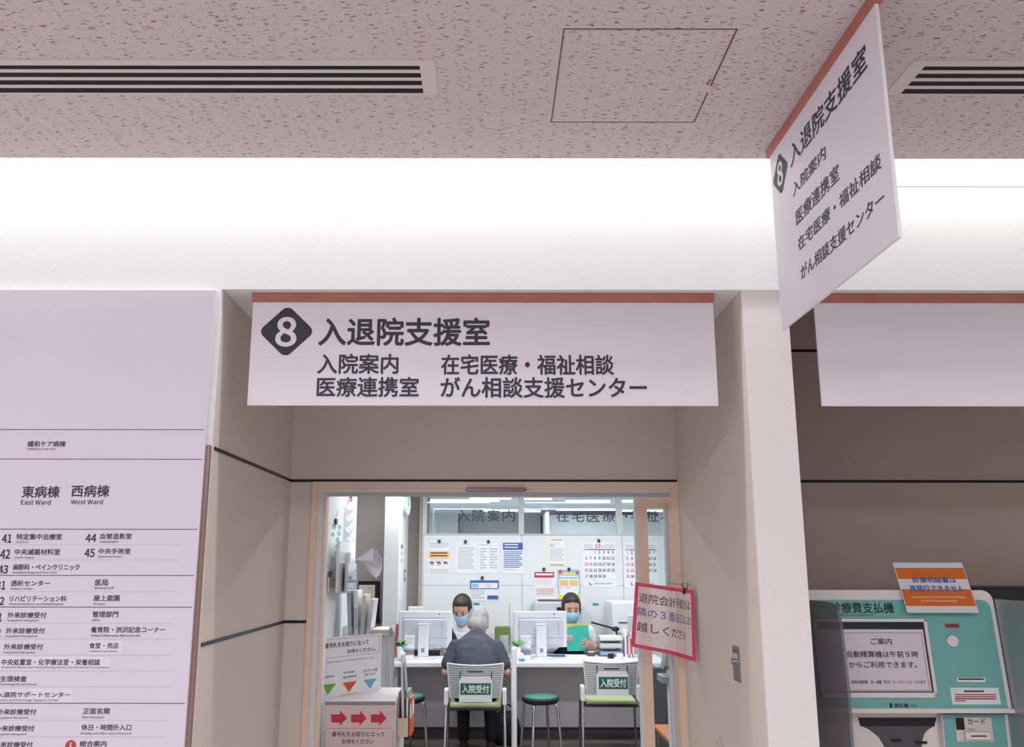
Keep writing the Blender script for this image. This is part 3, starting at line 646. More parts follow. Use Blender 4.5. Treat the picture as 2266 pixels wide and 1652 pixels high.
# ------------------------------------------------------------------ papers on walls
GLINE = mat('grey_text_line', (190, 194, 203), 0.7); BHEAD = mat('blue_header', (64, 104, 172), 0.6); PINKP = mat('pale_peach', (240, 214, 200), 0.7); ORP = mat('orange_band', (250, 196, 122), 0.7)
YEL = mat('bright_yellow', (246, 224, 60), 0.6); SKY = mat('poster_sky_blue', (150, 196, 226), 0.6); CREAM = mat('cream_paper', (242, 236, 208), 0.7); TEALT = mat('teal_tape', (48, 178, 168), 0.5)
SKIN = mat('skin', (214, 166, 144), 0.55); HAIRD = mat('dark_hair', (52, 44, 42), 0.5, noise=(60, (36, 30, 30), (1, 1, 6))); GREEN = mat('leaf_green', (98, 150, 76), 0.6)
MAG = mat('magnet_black', (66, 68, 74), 0.5); CALB = mat('calendar_blue', (52, 96, 168), 0.6); CALR = mat('calendar_red', (224, 84, 104), 0.6); CALK = mat('calendar_black', (60, 62, 70), 0.6)
def sheet(F, u0, v0, u1, v1, m, prints, thick=.0012):
    b = MB(); b.obox(F, u0, v0, u1, v1, thick, m, thick); o = thick; W, Hh = u1-u0, v1-v0
    X = lambda u: u0+u*W
    Z = lambda v: v1-v*Hh
    for p in prints:
        if p[0] == 'r': b.rect(F, X(p[1]), Z(p[4]), X(p[3]), Z(p[2]), p[5], o+.0005+(p[6] if len(p) > 6 else 0))
        elif p[0] == 't': b.text(F, p[1], X(p[2]), Z(p[5]), X(p[4]), Z(p[3]), p[6], p[7], o+.0015)
        elif p[0] == 'd': b.disc(F, X(p[1]), Z(p[2]), p[3]*W, p[4], o+.001+(p[5] if len(p) > 5 else 0))
        elif p[0] == 'e': b.disc(F, X(p[1]), Z(p[2]), p[3]*W, p[5], o+.001, p[4]*Hh)
        elif p[0] == 'l':
            _, uu0, vv0, uu1, n, dv, m_ = p
            for k in range(n): b.rect(F, X(uu0), Z(vv0+k*dv+dv*.42), X(uu1-(.12 if k % 3 == 2 else 0)), Z(vv0+k*dv), m_, o+.0008)
    return b
YP = YB2-.002
def poster(name, label, cat, px, m, prints, group=None):
    a, c_ = at(px[0], px[3], YP), at(px[2], px[1], YP); x0_ = at(px[0], (px[1]+px[3])/2, YP).x; x1_ = at(px[2], (px[1]+px[3])/2, YP).x
    return single(name, sheet(FY(YP), x0_, a.z, x1_, c_.z, m, prints), label, cat, group)
G = 'notices on the office back wall'
faces = []
for k in range(3):
    u = .18+.32*k; faces += [('d', u, .70, .085, HAIRD), ('d', u, .72, .062, SKIN, .0004), ('r', u-.05, .725, u+.05, .765, SKY if k < 2 else PAPER, .0016), ('d', u-.10, .665, .03, RED, .0006)]
poster('wall_notice', 'notice with an orange band and three small masked faces, leftmost on the office back wall', 'notice', (948, 1199, 995, 1266), PAPER, [('l', .06, .03, .94, 3, .06, GLINE), ('r', .02, .30, .98, .54, ORP), ('l', .10, .34, .9, 2, .09, DGREY), ('l', .1, .58, .8, 1, .05, GLINE)]+faces+[('l', .06, .89, .94, 2, .05, GLINE)], G)
poster('wall_notice', 'plain printed sheet, left one of the pair pinned side by side', 'notice', (1006.7, 1199, 1055.6, 1268.5), PAPER, [('l', .3, .06, .7, 1, .05, GLINE), ('l', .14, .16, .86, 11, .065, GLINE)], G)
poster('wall_notice', 'plain printed sheet, right one of the pair pinned side by side', 'notice', (1056.2, 1199, 1105, 1268.5), PAPER, [('l', .10, .08, .5, 1, .05, GLINE), ('l', .12, .20, .42, 8, .085, GLINE), ('l', .55, .20, .92, 8, .085, GLINE)], G)
poster('wall_notice', 'notice with a solid blue heading block, right of the pinned pair', 'notice', (1111.8, 1198.8, 1158.4, 1268.7), PAPER, [('r', .03, .02, .97, .25, BHEAD), ('l', .1, .06, .75, 2, .09, PAPER), ('l', .06, .30, .94, 9, .06, BHEAD), ('l', .06, .86, .6, 1, .05, GLINE)], G)
poster('wall_notice', 'blue-framed picture sheet hanging above the seated clerk in a vest', 'notice', (1039.4, 1282.4, 1104.6, 1329), PAPER, [('r', .01, .02, .99, .44, BHEAD), ('r', .05, .14, .95, .40, PAPER, .0008), ('r', .08, .18, .30, .36, SKY, .0016), ('r', .52, .18, .72, .36, PINKP, .0016), ('l', .04, .50, .5, 4, .11, GLINE), ('r', .60, .74, .97, .93, BHEAD)], G)
poster('wall_notice', 'cream sheet with a plain cream border, left of the October calendar', 'notice', (1211.8, 1192.4, 1253.3, 1252.4), CREAM, [('r', .08, .06, .92, .90, PAPER), ('l', .22, .02, .78, 1, .04, DGREY), ('l', .1, .12, .6, 2, .06, PINKP), ('r', .12, .21, .34, .28, mat('pale_green_print', (176, 214, 190), 0.7), .0008), ('l', .12, .34, .86, 8, .06, GLINE), ('l', .14, .935, .86, 1, .05, DGREY)], G)
poster('wall_notice', 'notice with a red heading bar and a peach text box, above the printer', 'notice', (1182.8, 1265, 1229.4, 1328), PAPER, [('r', .0, .0, .94, .20, RED), ('l', .06, .05, .88, 1, .16, PAPER), ('l', .05, .26, .8, 3, .07, PINKP), ('r', .05, .56, .95, .84, PINKP), ('l', .1, .6, .9, 3, .075, GLINE)], G)
poster('wall_notice', 'yellow and sky blue poster right behind the woman reading a folder', 'notice', (1234.7, 1260, 1283.8, 1326.5), SKY, [('r', .0, .80, 1, 1, YEL), ('r', .05, .30, .95, .70, PAPER), ('d', .25, .72, .2, PAPER), ('d', .7, .72, .24, PAPER), ('r', .09, .35, .45, .53, ORP, .0012), ('r', .52, .35, .90, .53, ORP, .0012), ('l', .1, .57, .9, 2, .06, GLINE), ('d', .12, .07, .09, CALR), ('d', .88, .10, .07, CALR), ('r', .2, .1, .8, .17, YEL), ('l', .08, .20, .92, 1, .12, PAPER)], G)
def calendar(label, px, rows, reds, head, name='wall_calendar'):
    pr = [('l', .05, .06, .30, 2, .045, GLINE), ('l', .66, .06, .95, 2, .045, GLINE), ('r', .03, .155, .16, .172, CALR), ('r', .16, .155, .84, .172, CALK), ('r', .84, .155, .97, .172, CALB)]
    if head: pr.append(('t', head, .38, .045, .54, .125, CALR, .03)); pr.append(('t', '月', .57, .085, .63, .125, CALR, .01))
    for r, row in enumerate(rows):
        for k, n in enumerate(row):
            if not n: continue
            w2 = .022 if n == 1 else .045 if n < 10 else .095; u = .10+k*.133; v = .19+r*.132
            pr.append(('t', str(n), u-w2/2, v, u+w2/2, v+.062, CALR if (k == 0 or n in reds) else CALB if k == 6 else CALK, .03))
    pr += [('d', .22, .915, .05, mat('logo_green', (110, 150, 140), 0.6)), ('d', .24, .905, .035, PAPER, .0004), ('l', .33, .895, .86, 1, .07, GLINE), ('r', .02, .83, .98, .834, GLINE)]
    return poster(name, label, 'calendar', px, PAPER, pr, None)
calendar('October wall calendar with a big red 10 at its top', (1290, 1199, 1364, 1299.6), [[0, 0, 1, 2, 3, 4, 5], [6, 7, 8, 9, 10, 11, 12], [13, 14, 15, 16, 17, 18, 19], [20, 21, 22, 23, 24, 25, 26], [27, 28, 29, 30, 31, 0, 0]], (14,), '10')
calendar('second month calendar partly hidden behind the sliding door edge', (1381.5, 1200, 1456, 1300), [[1, 2, 3, 4, 5, 6, 7], [8, 9, 10, 11, 12, 13, 14], [15, 16, 17, 18, 19, 20, 21], [22, 23, 24, 25, 26, 27, 28], [29, 30, 0, 0, 0, 0, 0]], (16, 23), None)
for px, py, nm in ((972, 1197, 'the notice with masked faces'), (1030, 1198, 'the left plain sheet of the pair'), (1080.7, 1198, 'the right plain sheet of the pair'), (1067, 1278, 'the blue-framed picture sheet'), (1203.5, 1259, 'the red-headed notice'), (1259, 1259, 'the yellow and blue poster'), (1325, 1196, 'the October calendar')):
    p = at(px, py, YB2-.008); b = MB(); b.rbox(p.x-.015, p.x+.015, YB2-.016, YB2-.003, p.z-.018, p.z+.018, MAG, .003); single('magnet', b, 'small square dark magnet holding '+nm, 'magnet', 'magnets on the office back wall')
for px, nm in (((1047.4, 1333, 1061.3, 1338), 'small teal tag on the back wall under the blue-framed sheet'), ((1311.4, 1334, 1324.7, 1338.8), 'small teal tag on the back wall under the October calendar')):
    poster('wall_tag', nm, 'tag', px, TEALT, [('l', .25, .4, .75, 1, .3, DGREY)], 'teal tags on the back wall')
# left office wall: hung papers
FL = Fr((LW, 0, 0), (0, 1, 0), (0, 0, 1))
def xsheet(name, label, px, m, prints, group='papers on the left office wall', off=0.0):
    F = Fr((LW+off, 0, 0), (0, 1, 0), (0, 0, 1)); q = [atX(px[0], px[1], LW+off), atX(px[2], px[3], LW+off)]
    y0_, y1_ = q[0].y, q[1].y; zc = atX((px[0]+px[2])/2, px[1], LW+off).z; zd = atX((px[0]+px[2])/2, px[3], LW+off).z
    b = sheet(F, y0_, zd, y1_, zc, m, prints); b.map(lambda p: V((2*(LW+off)-p.x, p.y, p.z)) if p.x < LW+off else p)
    return single(name, b, label, 'paper', group)
GD = mat('poster_green_dot', (150, 190, 172), 0.6)
xsheet('wall_poster', 'tall narrow poster with green dots on the left office wall', (730, 1155, 753, 1260), PAPER, [('e', .32, .09, .16, .06, GD), ('e', .78, .08, .16, .06, GD), ('e', .76, .22, .16, .06, GD), ('e', .25, .27, .13, .045, GD), ('e', .66, .36, .16, .06, GD), ('e', .66, .50, .16, .06, GD), ('e', .62, .64, .14, .05, GD), ('l', .2, .72, .5, 3, .05, GLINE), ('r', .55, .78, .9, .93, PINKP)])
xsheet('wall_poster', 'small pale yellow sheet with a blue corner below the green-dot poster', (726, 1262, 747, 1309), CREAM, [('r', .0, .02, .35, .3, BHEAD), ('l', .15, .36, .8, 8, .06, GLINE)], off=.004)
p = atX(745, 1148, LW+.01); b = MB(); b.prism([(LW+.001, p.y-.03, p.z-.03), (LW+.001, p.y+.03, p.z-.03), (LW+.001, p.y+.02, p.z+.0), (LW+.001, p.y-.02, p.z+.0)], (.012, 0, 0), MAG)
b.tube([(LW+.006, p.y-.015, p.z), (LW+.02, p.y-.03, p.z+.045), (LW+.02, p.y, p.z+.05)], .002, CHROME, 6); single('binder_clip', b, 'binder clip above the green-dot poster', 'clip', 'clips on the left office wall')
# hanging plastic strip, leaflet pouches
zt_, zb_ = atX(778, 1103, LW+.03).z, atX(774, 1195, LW+.03).z; y0_ = atX(768, 1150, LW+.02).y; y1_ = atX(783, 1150, LW+.02).y
b = MB(); vs = []; n = 14
for i in range(n+1):
    z = zt_+(zb_-zt_)*i/n
    for k in range(5): vs.append((LW+.02+.012*math.sin(i*1.7+k*1.3), y0_+(y1_-y0_)*k/4, z))
b.add(vs, [(i*5+k, i*5+k+1, i*5+k+6, i*5+k+5) for i in range(n) for k in range(4)], glass('crinkled_film', (236, 240, 246), 0.10, 0.35, 0.08), True)
T = Thing('plastic_strip', 'crinkled clear plastic strip hanging from a clip at the wall end', 'plastic bag'); T.part('film', b)
b = MB(); ym = (y0_+y1_)/2; b.prism([(LW+.008, ym-.02, zt_-.01), (LW+.008, ym+.02, zt_-.01), (LW+.008, ym, zt_+.035)], (.016, 0, 0), RED); T.part('clip', b); T.done()
def pouch(label, px, cov, off, m2):
    T = Thing('leaflet_pouch', label, 'leaflets', 'leaflet pouches on the left office wall')
    q0, q1 = atX(px[0], (px[1]+px[3])/2, LW+off).y, atX(px[2], (px[1]+px[3])/2, LW+off).y; z1, z0 = atX((px[0]+px[2])/2, px[1], LW+off).z, atX((px[0]+px[2])/2, px[3], LW+off).z
    T.part('leaflets', MB().box(LW+off-.02, LW+off-.004, q0+.01, q1-.01, z0+.01, z1, cov).box(LW+off-.004, LW+off-.003, q0+.03, q1-.03, z0+.03, z0+(z1-z0)*.7, m2))
    T.part('pouch', MB().box(LW+off-.0028, LW+off, q0, q1, z0, z0+(z1-z0)*.8, CLEAR)); T.done()
pouch('clear pouch of pink and white leaflets hung on the left office wall', (751, 1198, 776, 1312), PAPER, .06, mat('pale_pink_cover', (232, 206, 214), 0.6))
pouch('clear pouch of grey leaflets hanging right of the pink one', (770, 1246, 790, 1312), mat('pale_grey_cover', (214, 218, 224), 0.6), .09, GLINE)
b = MB(); o = at(786, 1238, 6.0)
for k in range(7):
    a = math.radians(40-13*k); L = .17; d_ = V((math.cos(a)*L, .03*(k-3), math.sin(a)*L*.55-.02)); s_ = V((0, .10, .03)); n_ = V((0.0, 0.0, .0015))
    b.prism([o, o+d_+V((0, -.02, .035)), o+d_*1.05, o+d_+V((0, .0, -.045))], (0, .004+.002*k, .001), mat('fan_sheet_grey', (198, 190, 198), 0.6))
single('paper_bundle', b, 'fanned bundle of grey-white sheets sticking out from the wall end', 'paper')
# wire rack with magazines
T = Thing('magazine_rack', 'clear-topped chrome rack holding magazines by the left office wall', 'rack')
rx0, rx1, ry0, ry1, rz = at(757, 1400, 5.3).x, at(862, 1400, 5.3).x, 5.3, 5.62, at(800, 1401, 5.3).z
b = MB(); b.box(rx0, rx1, ry0, ry1, rz-.02, rz-.012, CLEAR)
for q in ((rx0, rx1, ry0, ry0+.004), (rx0, rx1, ry1-.004, ry1), (rx0, rx0+.004, ry0, ry1), (rx1-.004, rx1, ry0, ry1)): b.box(*q, rz-.02, rz+.035, CLEAR)
T.part('tray', b)
for x in (rx0+.01, rx1-.01):
    for y in (ry0+.01, ry1-.01): T.part('leg', MB().tube([(x, y, 0), (x, y, rz-.02)], .009, CHROME))
T.part('shelf', MB().box(rx0+.01, rx1-.01, ry0+.01, ry1-.01, .45, .465, OW)); T.part('rear_panel', MB().box(rx0+.012, rx1-.012, ry1-.02, ry1-.016, .45, rz-.03, OW)); T.done()
mags = [('cover_blue_grey', (190, 198, 214)), ('cover_white', (236, 236, 240)), ('cover_beige', (214, 204, 190)), ('cover_pale', (224, 222, 230))]
xq, zq = rx0+.025, rz-.012
for k, (nm, c_) in enumerate(mags):
    h_ = (.24, .25, .225, .20)[k]; lean = (.016, .01, -.006, -.02)[k]; x = xq+.035*k
    b = MB(); b.prism([(x, ry0+.06, zq), (x+.022, ry0+.06, zq), (x+.022-lean, ry0+.06, zq+h_), (x-lean, ry0+.06, zq+h_)], (0, .2, 0), mat(nm, c_, 0.5))
    b.prism([(x+.003, ry0+.0595, zq+.03), (x+.019, ry0+.0595, zq+.03), (x+.019-lean*.6, ry0+.0595, zq+h_*.6), (x+.003-lean*.6, ry0+.0595, zq+h_*.6)], (0, .0005, 0), GLINE)
    single('magazine', b, ('bluish magazine standing leftmost in the clear rack', 'tall white magazine second in the clear rack', 'beige magazine standing third in the clear rack', 'pale magazine standing rightmost, leaning in the clear rack')[k], 'magazine', 'magazines in the rack')
x0_ = xq+.15
for k in range(3):
    b = MB(); b.rbox(x0_-.005*k, rx1-.02+.006*k, ry0+.02, ry1-.04, rz+.0+.011*k-.012, rz+.0105+.011*k-.012, mat(('flat_mag_white', 'flat_mag_red', 'flat_mag_peach')[k], ((230, 230, 236), (206, 190, 190), (234, 214, 190))[k], 0.5), .002, 1)
    single('magazine', b, ('white magazine at the bottom of the flat stack on the rack', 'greyish magazine in the middle of the flat stack on the rack', 'peach magazine on top of the flat stack on the rack')[k], 'magazine', 'magazines in the rack')
# things near the column
p0_, p1_ = at(790, 1372, 9.3), at(841, 1285, 9.3)
T = Thing('notice_board', 'black-framed board with a cream sheet leaning behind the magazines', 'board'); F = FY(9.3)
b = MB(); b.rbox(p0_.x, p1_.x, 9.3, 9.34, p0_.z, p1_.z, MBLACK, .006); T.part('frame', b)
W_, H_ = p1_.x-p0_.x, p1_.z-p0_.z
b = sheet(FY(9.299), p0_.x+.04*W_, p0_.z+.14*H_, p0_.x+.78*W_, p1_.z-.1*H_, CREAM, [('r', .05, .30, .35, .38, YEL), ('r', .05, .40, .42, .48, RED), ('r', .05, .50, .45, .57, TEALT), ('l', .5, .06, .8, 2, .06, GLINE)]); T.part('sheet', b); T.done()
b = MB(); b.box(p0_.x-.25, p1_.x-.01, 9.1, 9.48, 0, p0_.z-.001, mat('low_dark_shelf', (86, 82, 84), 0.6)); b.box(p0_.x-.23, p1_.x-.03, 9.095, 9.1, .1, p0_.z-.08, mat('shelf_door', (110, 106, 108), 0.5)); single('low_cupboard', b, 'dark low cupboard under the black-framed board', 'cupboard')
cc = V((cr+.032, 9.45, at(899, 1115, 9.45).z)); M = Matrix.Rotation(math.radians(-72), 3, 'Z')
b = MB(); ring = []; rr = .12
nrm = V((math.cos(math.radians(-9)), math.sin(math.radians(-9)), 0)); uu = V((-nrm.y, nrm.x, 0))
FC = Fr(cc, uu, (0, 0, 1))
b2 = MB(); b2.tube([FC.p(0, 0, -.02), FC.p(0, 0, .012)], rr, mat('clock_rim', (196, 200, 200), 0.4), 32)
b3 = MB(); b3.disc(FC, 0, 0, rr*.88, mat('clock_face', (232, 236, 232), 0.4), .0128, None, 32)
b4 = MB(); b4.prism([FC.p(-.003, -.01, .0135), FC.p(.003, -.01, .0135), FC.p(.002, .075, .0135), FC.p(-.002, .075, .0135)], FC.n*.001, MBLACK)
b5 = MB(); b5.prism([FC.p(-.01, -.003, .0145), FC.p(-.01, .003, .0145), FC.p(.05, .002, .0145), FC.p(.05, -.002, .0145)], FC.n*.001, MBLACK)
T = Thing('wall_clock', 'round pale wall clock seen edge-on high on the white column', 'clock'); T.part('rim', b2); T.part('face', b3); T.part('hand', b4); T.part('hand', b5); T.part('bracket', MB().tube([FC.p(0, 0, -.02), V((cr, 9.5, cc.z))], .02, OW, 10)); T.done()
pa, pb_ = V((cr, 9.08, at(890, 1200, 9.3).z)), V((cr, 9.50, at(890, 1325, 9.3).z))
b = MB(); b.box(cr, cr+.004, pa.y, pb_.y, pb_.z, pa.z, PAPER)
for k in range(3): b.box(cr+.004, cr+.0045, pa.y+.1, pa.y+.28, pa.z-.06-.07*k, pa.z-.02-.07*k, BHEAD if k == 0 else GLINE)
single('paper_strip', b, 'long white paper strip taped down the side of the white column', 'paper')
pa = V((cr, 9.68, at(899, 1272, 9.68).z)); T = Thing('wall_switch', 'small steel switch plate on the side of the white column', 'switch'); T.part('plate', MB().box(cr, cr+.006, pa.y-.1, pa.y+.1, pa.z-.06, pa.z+.06, GREY)); T.part('rocker', MB().box(cr+.006, cr+.01, pa.y-.03, pa.y+.03, pa.z-.03, pa.z+.03, OW)); T.done()
# ------------------------------------------------------------------ number-ticket box and its poster board
yf = 4.62; bx0, bx1, bz = at(714, 1600, yf).x+.006, at(874, 1600, yf).x, at(790, 1550, yf).z
BOXW = mat('ticket_box_white', (226, 218, 220), 0.5); ARR = mat('arrow_red', (204, 56, 74), 0.6); BXP = mat('box_print_paper', (226, 204, 204), 0.6)
T = Thing('ticket_box', 'white floor box with three red arrows just inside the door', 'box')
b = MB(); b.rbox(bx0, bx1, yf, yf+.5, .02, bz, BOXW, .006); T.part('body', b); T.part('lid_edge', MB().box(bx0+.002, bx1-.002, yf-.004, yf-.0005, at(790, 1558.5, yf).z, bz-.004, mat('lid_edge_grey', (150, 144, 146), 0.5)))
b = MB(); b.box(bx0+.004, bx1-.003, yf-.003, yf-.0005, .2, at(790, 1559, yf).z, BXP)
Fb = FY(yf-.003)
for x0_, x1_ in ((733, 768), (777, 811.5), (821, 855.5)):
    w_ = x1_-x0_; pts = [(x0_, 1580), (x0_+w_*.57, 1580), (x0_+w_*.57, 1571.5), (x1_, 1588.5), (x0_+w_*.52, 1605), (x0_+w_*.54, 1598), (x0_, 1597.5)]
    b.poly([at(x, y, yf-.0036) for x, y in pts][::-1], ARR)
b.ptext(yf-.003, '番号札をお取りになって', 734.6, 1618, 850.8, 1629, INK, .010); b.ptext(yf-.003, 'お待ちください', 757, 1634, 827, 1645, INK, .010)
for q in ((722, 1610.3, 866, 1611), (717.5, 1615, 718.2, 1700), (868.5, 1615, 869.2, 1700)): b.prect(yf-.003, *q, ARR)
T.part('front_sheet', b); T.part('plinth', MB().box(bx0+.02, bx1-.02, yf+.02, yf+.48, 0, .02, MGREY)); T.done()
# board: left edge near, right edge far
L0, R0 = at(719, 1542, 4.70), at(842, 1533, 5.02); L0.x = max(L0.x, LW+.012); zb_ = bz+.002
u_ = (V((R0.x, R0.y, 0))-V((L0.x, L0.y, 0))); W_ = u_.length; FB = Fr((L0.x, L0.y, zb_), u_, (0, 0, 1)); t1 = onF(843, 1401, FB)[1]
b = MB(); b.obox(FB, 0, 0, W_, t1, .006, PAPER)
RL = mat('thin_red_rule', (206, 130, 140), 0.6)
for q in ((724, 1412.6, 838, 1413.4), (722, 1455, 830, 1455.8)): pass
def fl(s_, bl_, tr_, m_, w_): a_, c_ = onF(*bl_, FB), onF(*tr_, FB); b.text(FB, s_, a_[0], a_[1], c_[0], c_[1], m_, w_, .001)
def fr_(bl_, tr_, m_, off=.0007): a_, c_ = onF(*bl_, FB), onF(*tr_, FB); b.rect(FB, a_[0], a_[1], c_[0], c_[1], m_, off)
fl('番号札をお取りになって', (718.5, 1434.5), (816, 1414), INK, .012); fl('お待ちください。', (768.5, 1445.5), (831, 1430), INK, .012)
fl('ご用件の内容に応じて以下の番号札をお取りください', (719, 1467.5), (829, 1452), INK, .006)
fr_((719, 1415.8), (838, 1403.2), RL) if False else None
a_, c_ = onF(720, 1415, FB), onF(838, 1404, FB)
for v_ in (a_[1], onF(720, 1456, FB)[1]): b.rect(FB, 0, v_-.0008, W_*.96, v_+.0008, RL, .0007)
b.rect(FB, W_*.955, onF(720, 1456, FB)[1], W_*.96, a_[1], RL, .0007)
fl('入院受付', (715.5, 1501), (740, 1492.5), INK, .006); fl('在宅医療・', (760.5, 1490), (787, 1482.5), INK, .006); fl('福祉相談室', (758.5, 1500.5), (789, 1492), INK, .006)
fl('かかりつけ医', (803.5, 1487.5), (835, 1477), INK, .006); fl('紹介窓口', (807.5, 1495), (831, 1486.5), INK, .006)
TG_ = mat('triangle_green', (112, 178, 64), 0.6); TR_ = mat('triangle_orange', (226, 86, 50), 0.6); TB_ = mat('triangle_blue', (106, 176, 204), 0.6)
for pts, m_ in ((((714.8, 1515), (743.5, 1511), (724.5, 1537)), TG_), (((758, 1510), (789, 1506), (772.5, 1530)), TR_), (((804.8, 1503.5), (833, 1500), (818.5, 1523)), TB_)):
    P = [FB.p(*onF(x, y, FB), .001) for x, y in pts]; b.poly(P[::-1], m_)
fr_((752, 1538.5), (791, 1530), YEL, .0009)
T = Thing('ticket_poster', 'white poster board with green, orange and blue triangles on the ticket box', 'notice'); T.part('board', b)
T.part('stand_foot', MB().prism([FB.p(W_*.5, 0, -.0065), FB.p(W_*.5, .16, -.0065), FB.p(W_*.5, 0, -.09)], FB.u*.004, CLEAR)); T.done()
# leaflet holder right of the box
T = Thing('leaflet_holder', 'beige leaflet pocket on the right side of the ticket box', 'holder'); hy = 4.72; hx0 = bx1+.002; hx1 = at(903, 1600, hy).x; hz0, hz1 = at(890, 1630, hy).z, at(890, 1588, hy).z
HB = mat('beige_pocket', (224, 206, 186), 0.6); b = MB()
b.box(hx0, hx1, hy, hy+.004, hz0, hz1, HB); b.box(hx0, hx1, hy+.2, hy+.204, hz0, hz1+.12, HB); b.box(hx0, hx0+.003, hy+.004, hy+.2, hz0, hz1+.12, HB); b.box(hx1-.003, hx1, hy+.004, hy+.2, hz0, hz1, HB); b.box(hx0, hx1, hy+.004, hy+.2, hz0, hz0+.004, HB)
T.part('pocket', b); T.done()
def leaflet(label, x, y, top, m_, m2, lean):
    z0 = hz0+.005; h_ = top-z0
    b = MB(); b.prism([(x, y, z0), (x+.012, y, z0), (x+.012-lean, y, top), (x-lean, y, top)], (0, .15, 0), m_)
    b.prism([(x+.002, y-.0006, z0+h_*.45), (x+.010, y-.0006, z0+h_*.45), (x+.010-lean*.8, y-.0006, z0+h_*.85), (x+.002-lean*.8, y-.0006, z0+h_*.85)], (0, .0004, 0), m2)
    b.prism([(x+.0122, y+.01, z0+h_*.5), (x+.0122, y+.14, z0+h_*.5), (x+.0126-lean*.8, y+.14, z0+h_*.9), (x+.0126-lean*.8, y+.01, z0+h_*.9)], (.0003, 0, 0), m2)
    single('leaflet', b, label, 'leaflet', 'leaflets in the beige pocket')
leaflet('tall white leaflet with grey print standing highest in the beige pocket', hx0+.022, hy+.03, at(880, 1450, hy).z, PAPER, GLINE, .016)
leaflet('pale green leaflet in the beige pocket', hx0+.040, hy+.02, at(890, 1530, hy).z, mat('leaflet_green', (150, 196, 160), 0.6), PAPER, .0)
leaflet('orange leaflet at the right of the beige pocket', hx0+.058, hy+.015, at(897, 1545, hy).z, mat('leaflet_orange', (232, 110, 60), 0.6), PAPER, .0)
# ------------------------------------------------------------------ counter
CW = mat('counter_white', (236, 236, 240), 0.4); CP = mat('counter_panel', (226, 222, 225), 0.6); TZ = 0.72; YC = 8.30
cx0, cx1 = at(862, 1470, YC).x, 1.62
b = MB(); b.rbox(cx0, cx1, YC, 9.10, TZ-.04, TZ, CW, .006); single('counter_worktop', b, 'long white counter top the clerks sit behind', 'counter')
T = Thing('counter_cabinet', 'pale grey panelled base under the white counter top', 'counter'); zb_ = TZ-.041
T.part('front_panel', MB().box(cx0+.03, cx1-.03, 8.82, 8.85, 0.09, zb_, CP)); T.part('kick_board', MB().box(cx0+.05, cx1-.05, 8.86, 8.88, 0, .12, MGREY))
T.part('side_panel', MB().box(cx0+.03, cx0+.06, 8.45, 9.08, 0, zb_, CP)); T.part('side_panel', MB().box(cx1-.06, cx1-.03, 8.45, 9.08, 0, zb_, CP)); T.done()
# white post between the seats
pp = at(1137, 1430, 7.75); b = MB(); prof = [(.0235, .01)]+[(.0235, pp.z-.024)]+[(.0235*math.cos(k*math.pi/12), pp.z-.0235+.0235*math.sin(k*math.pi/12)) for k in range(1, 6)]+[(.002, pp.z)]
T = Thing('partition_post', 'white round-topped post standing between the two visitor seats', 'post'); T.part('pole', MB().lathe(prof, (pp.x, 7.75, 0), WHITE, 20)); T.part('base', MB().lathe([(.11, 0), (.11, .008), (.03, .012)], (pp.x, 7.75, 0), WHITE)); T.done()
T = Thing('acrylic_screen', 'clear acrylic screen standing on the counter between the two monitors', 'screen'); sx = at(1129, 1400, 8.6).x; zt_ = at(1129, 1338, 8.5).z
T.part('sheet', MB().box(sx-.002, sx+.002, 8.64, 9.04, TZ+.004, zt_, glass('acrylic_edge', (224, 236, 238), 0.05, 0.12)))
for y in (8.7, 8.98): T.part('foot', MB().box(sx-.05, sx+.05, y-.015, y+.015, TZ, TZ+.004, CLEAR))
T.part('tape', MB().box(sx-.003, sx-.0022, 8.66, 8.95, zt_-.085, zt_-.075, TEALT), None, 'teal tape strip'); T.done()
# ------------------------------------------------------------------ monitors
MW = mat('monitor_white', (232, 234, 240), 0.4); MS = mat('monitor_grey', (206, 208, 218), 0.45)
def make_monitor(label, loc, rz):
    T = Thing('monitor', label, 'monitor', 'white monitors on the counter'); z0, z1 = .095, .425; hw = .255
    T.part('panel', MB().rbox(-hw, hw, .0, .035, z0, z1, MW, .008)); T.part('display', MB().box(-hw+.012, hw-.012, .035, .037, z0+.03, z1-.015, MBLACK))
    b = MB(); b.rbox(-hw+.05, hw-.045, -.03, .001, z0+.02, z1-.07, MS, .012); b.box(-hw+.05, hw-.045, -.0305, -.0295, z0+.085, z0+.089, GREY); b.box(hw-.09, hw-.086, -.031, -.029, z0+.1, z1-.10, GREY); T.part('rear_cover', b)
    T.part('top_ridge', MB().box(-hw+.04, hw-.05, -.003, .0005, z1-.066, z1-.062, GREY)); T.part('camera', MB().tube([(hw-.12, -.003, z1-.028), (hw-.12, .002, z1-.028)], .006, mat('camera_blue', (40, 48, 110), 0.4), 10))
    b = MB(); b.rbox(-.052, .046, -.085, -.045, .012, .30, MW, .008); b.box(-.02, .012, -.0855, -.0845, .055, .095, GREY); st = T.part('stand', b); T.part('hinge', MB().rbox(-.04, .035, -.05, -.028, .19, .25, MS, .004), st); T.part('stand_cap', MB().rbox(-.05, .044, -.088, -.05, .302, .314, WHITE, .003), st)
    T.part('base', MB().lathe([(.125, .004), (.122, .012), (.07, .014)], (0, -.05, 0), MW, 32, 1, .8).lathe([(.12, 0), (.12, .0045)], (0, -.05, 0), GREY, 32, 1, .8)); return T.done(loc, rz)
q = at(940, 1390, 8.7); mon = make_monitor('white monitor left of the grey-haired man, seen from behind', (q.x, 8.72, TZ), math.radians(-5))
q = at(1196, 1390, 8.7); dup(mon, (q.x, 8.72, TZ), math.radians(6), 'white monitor in front of the woman reading a folder, seen from behind')
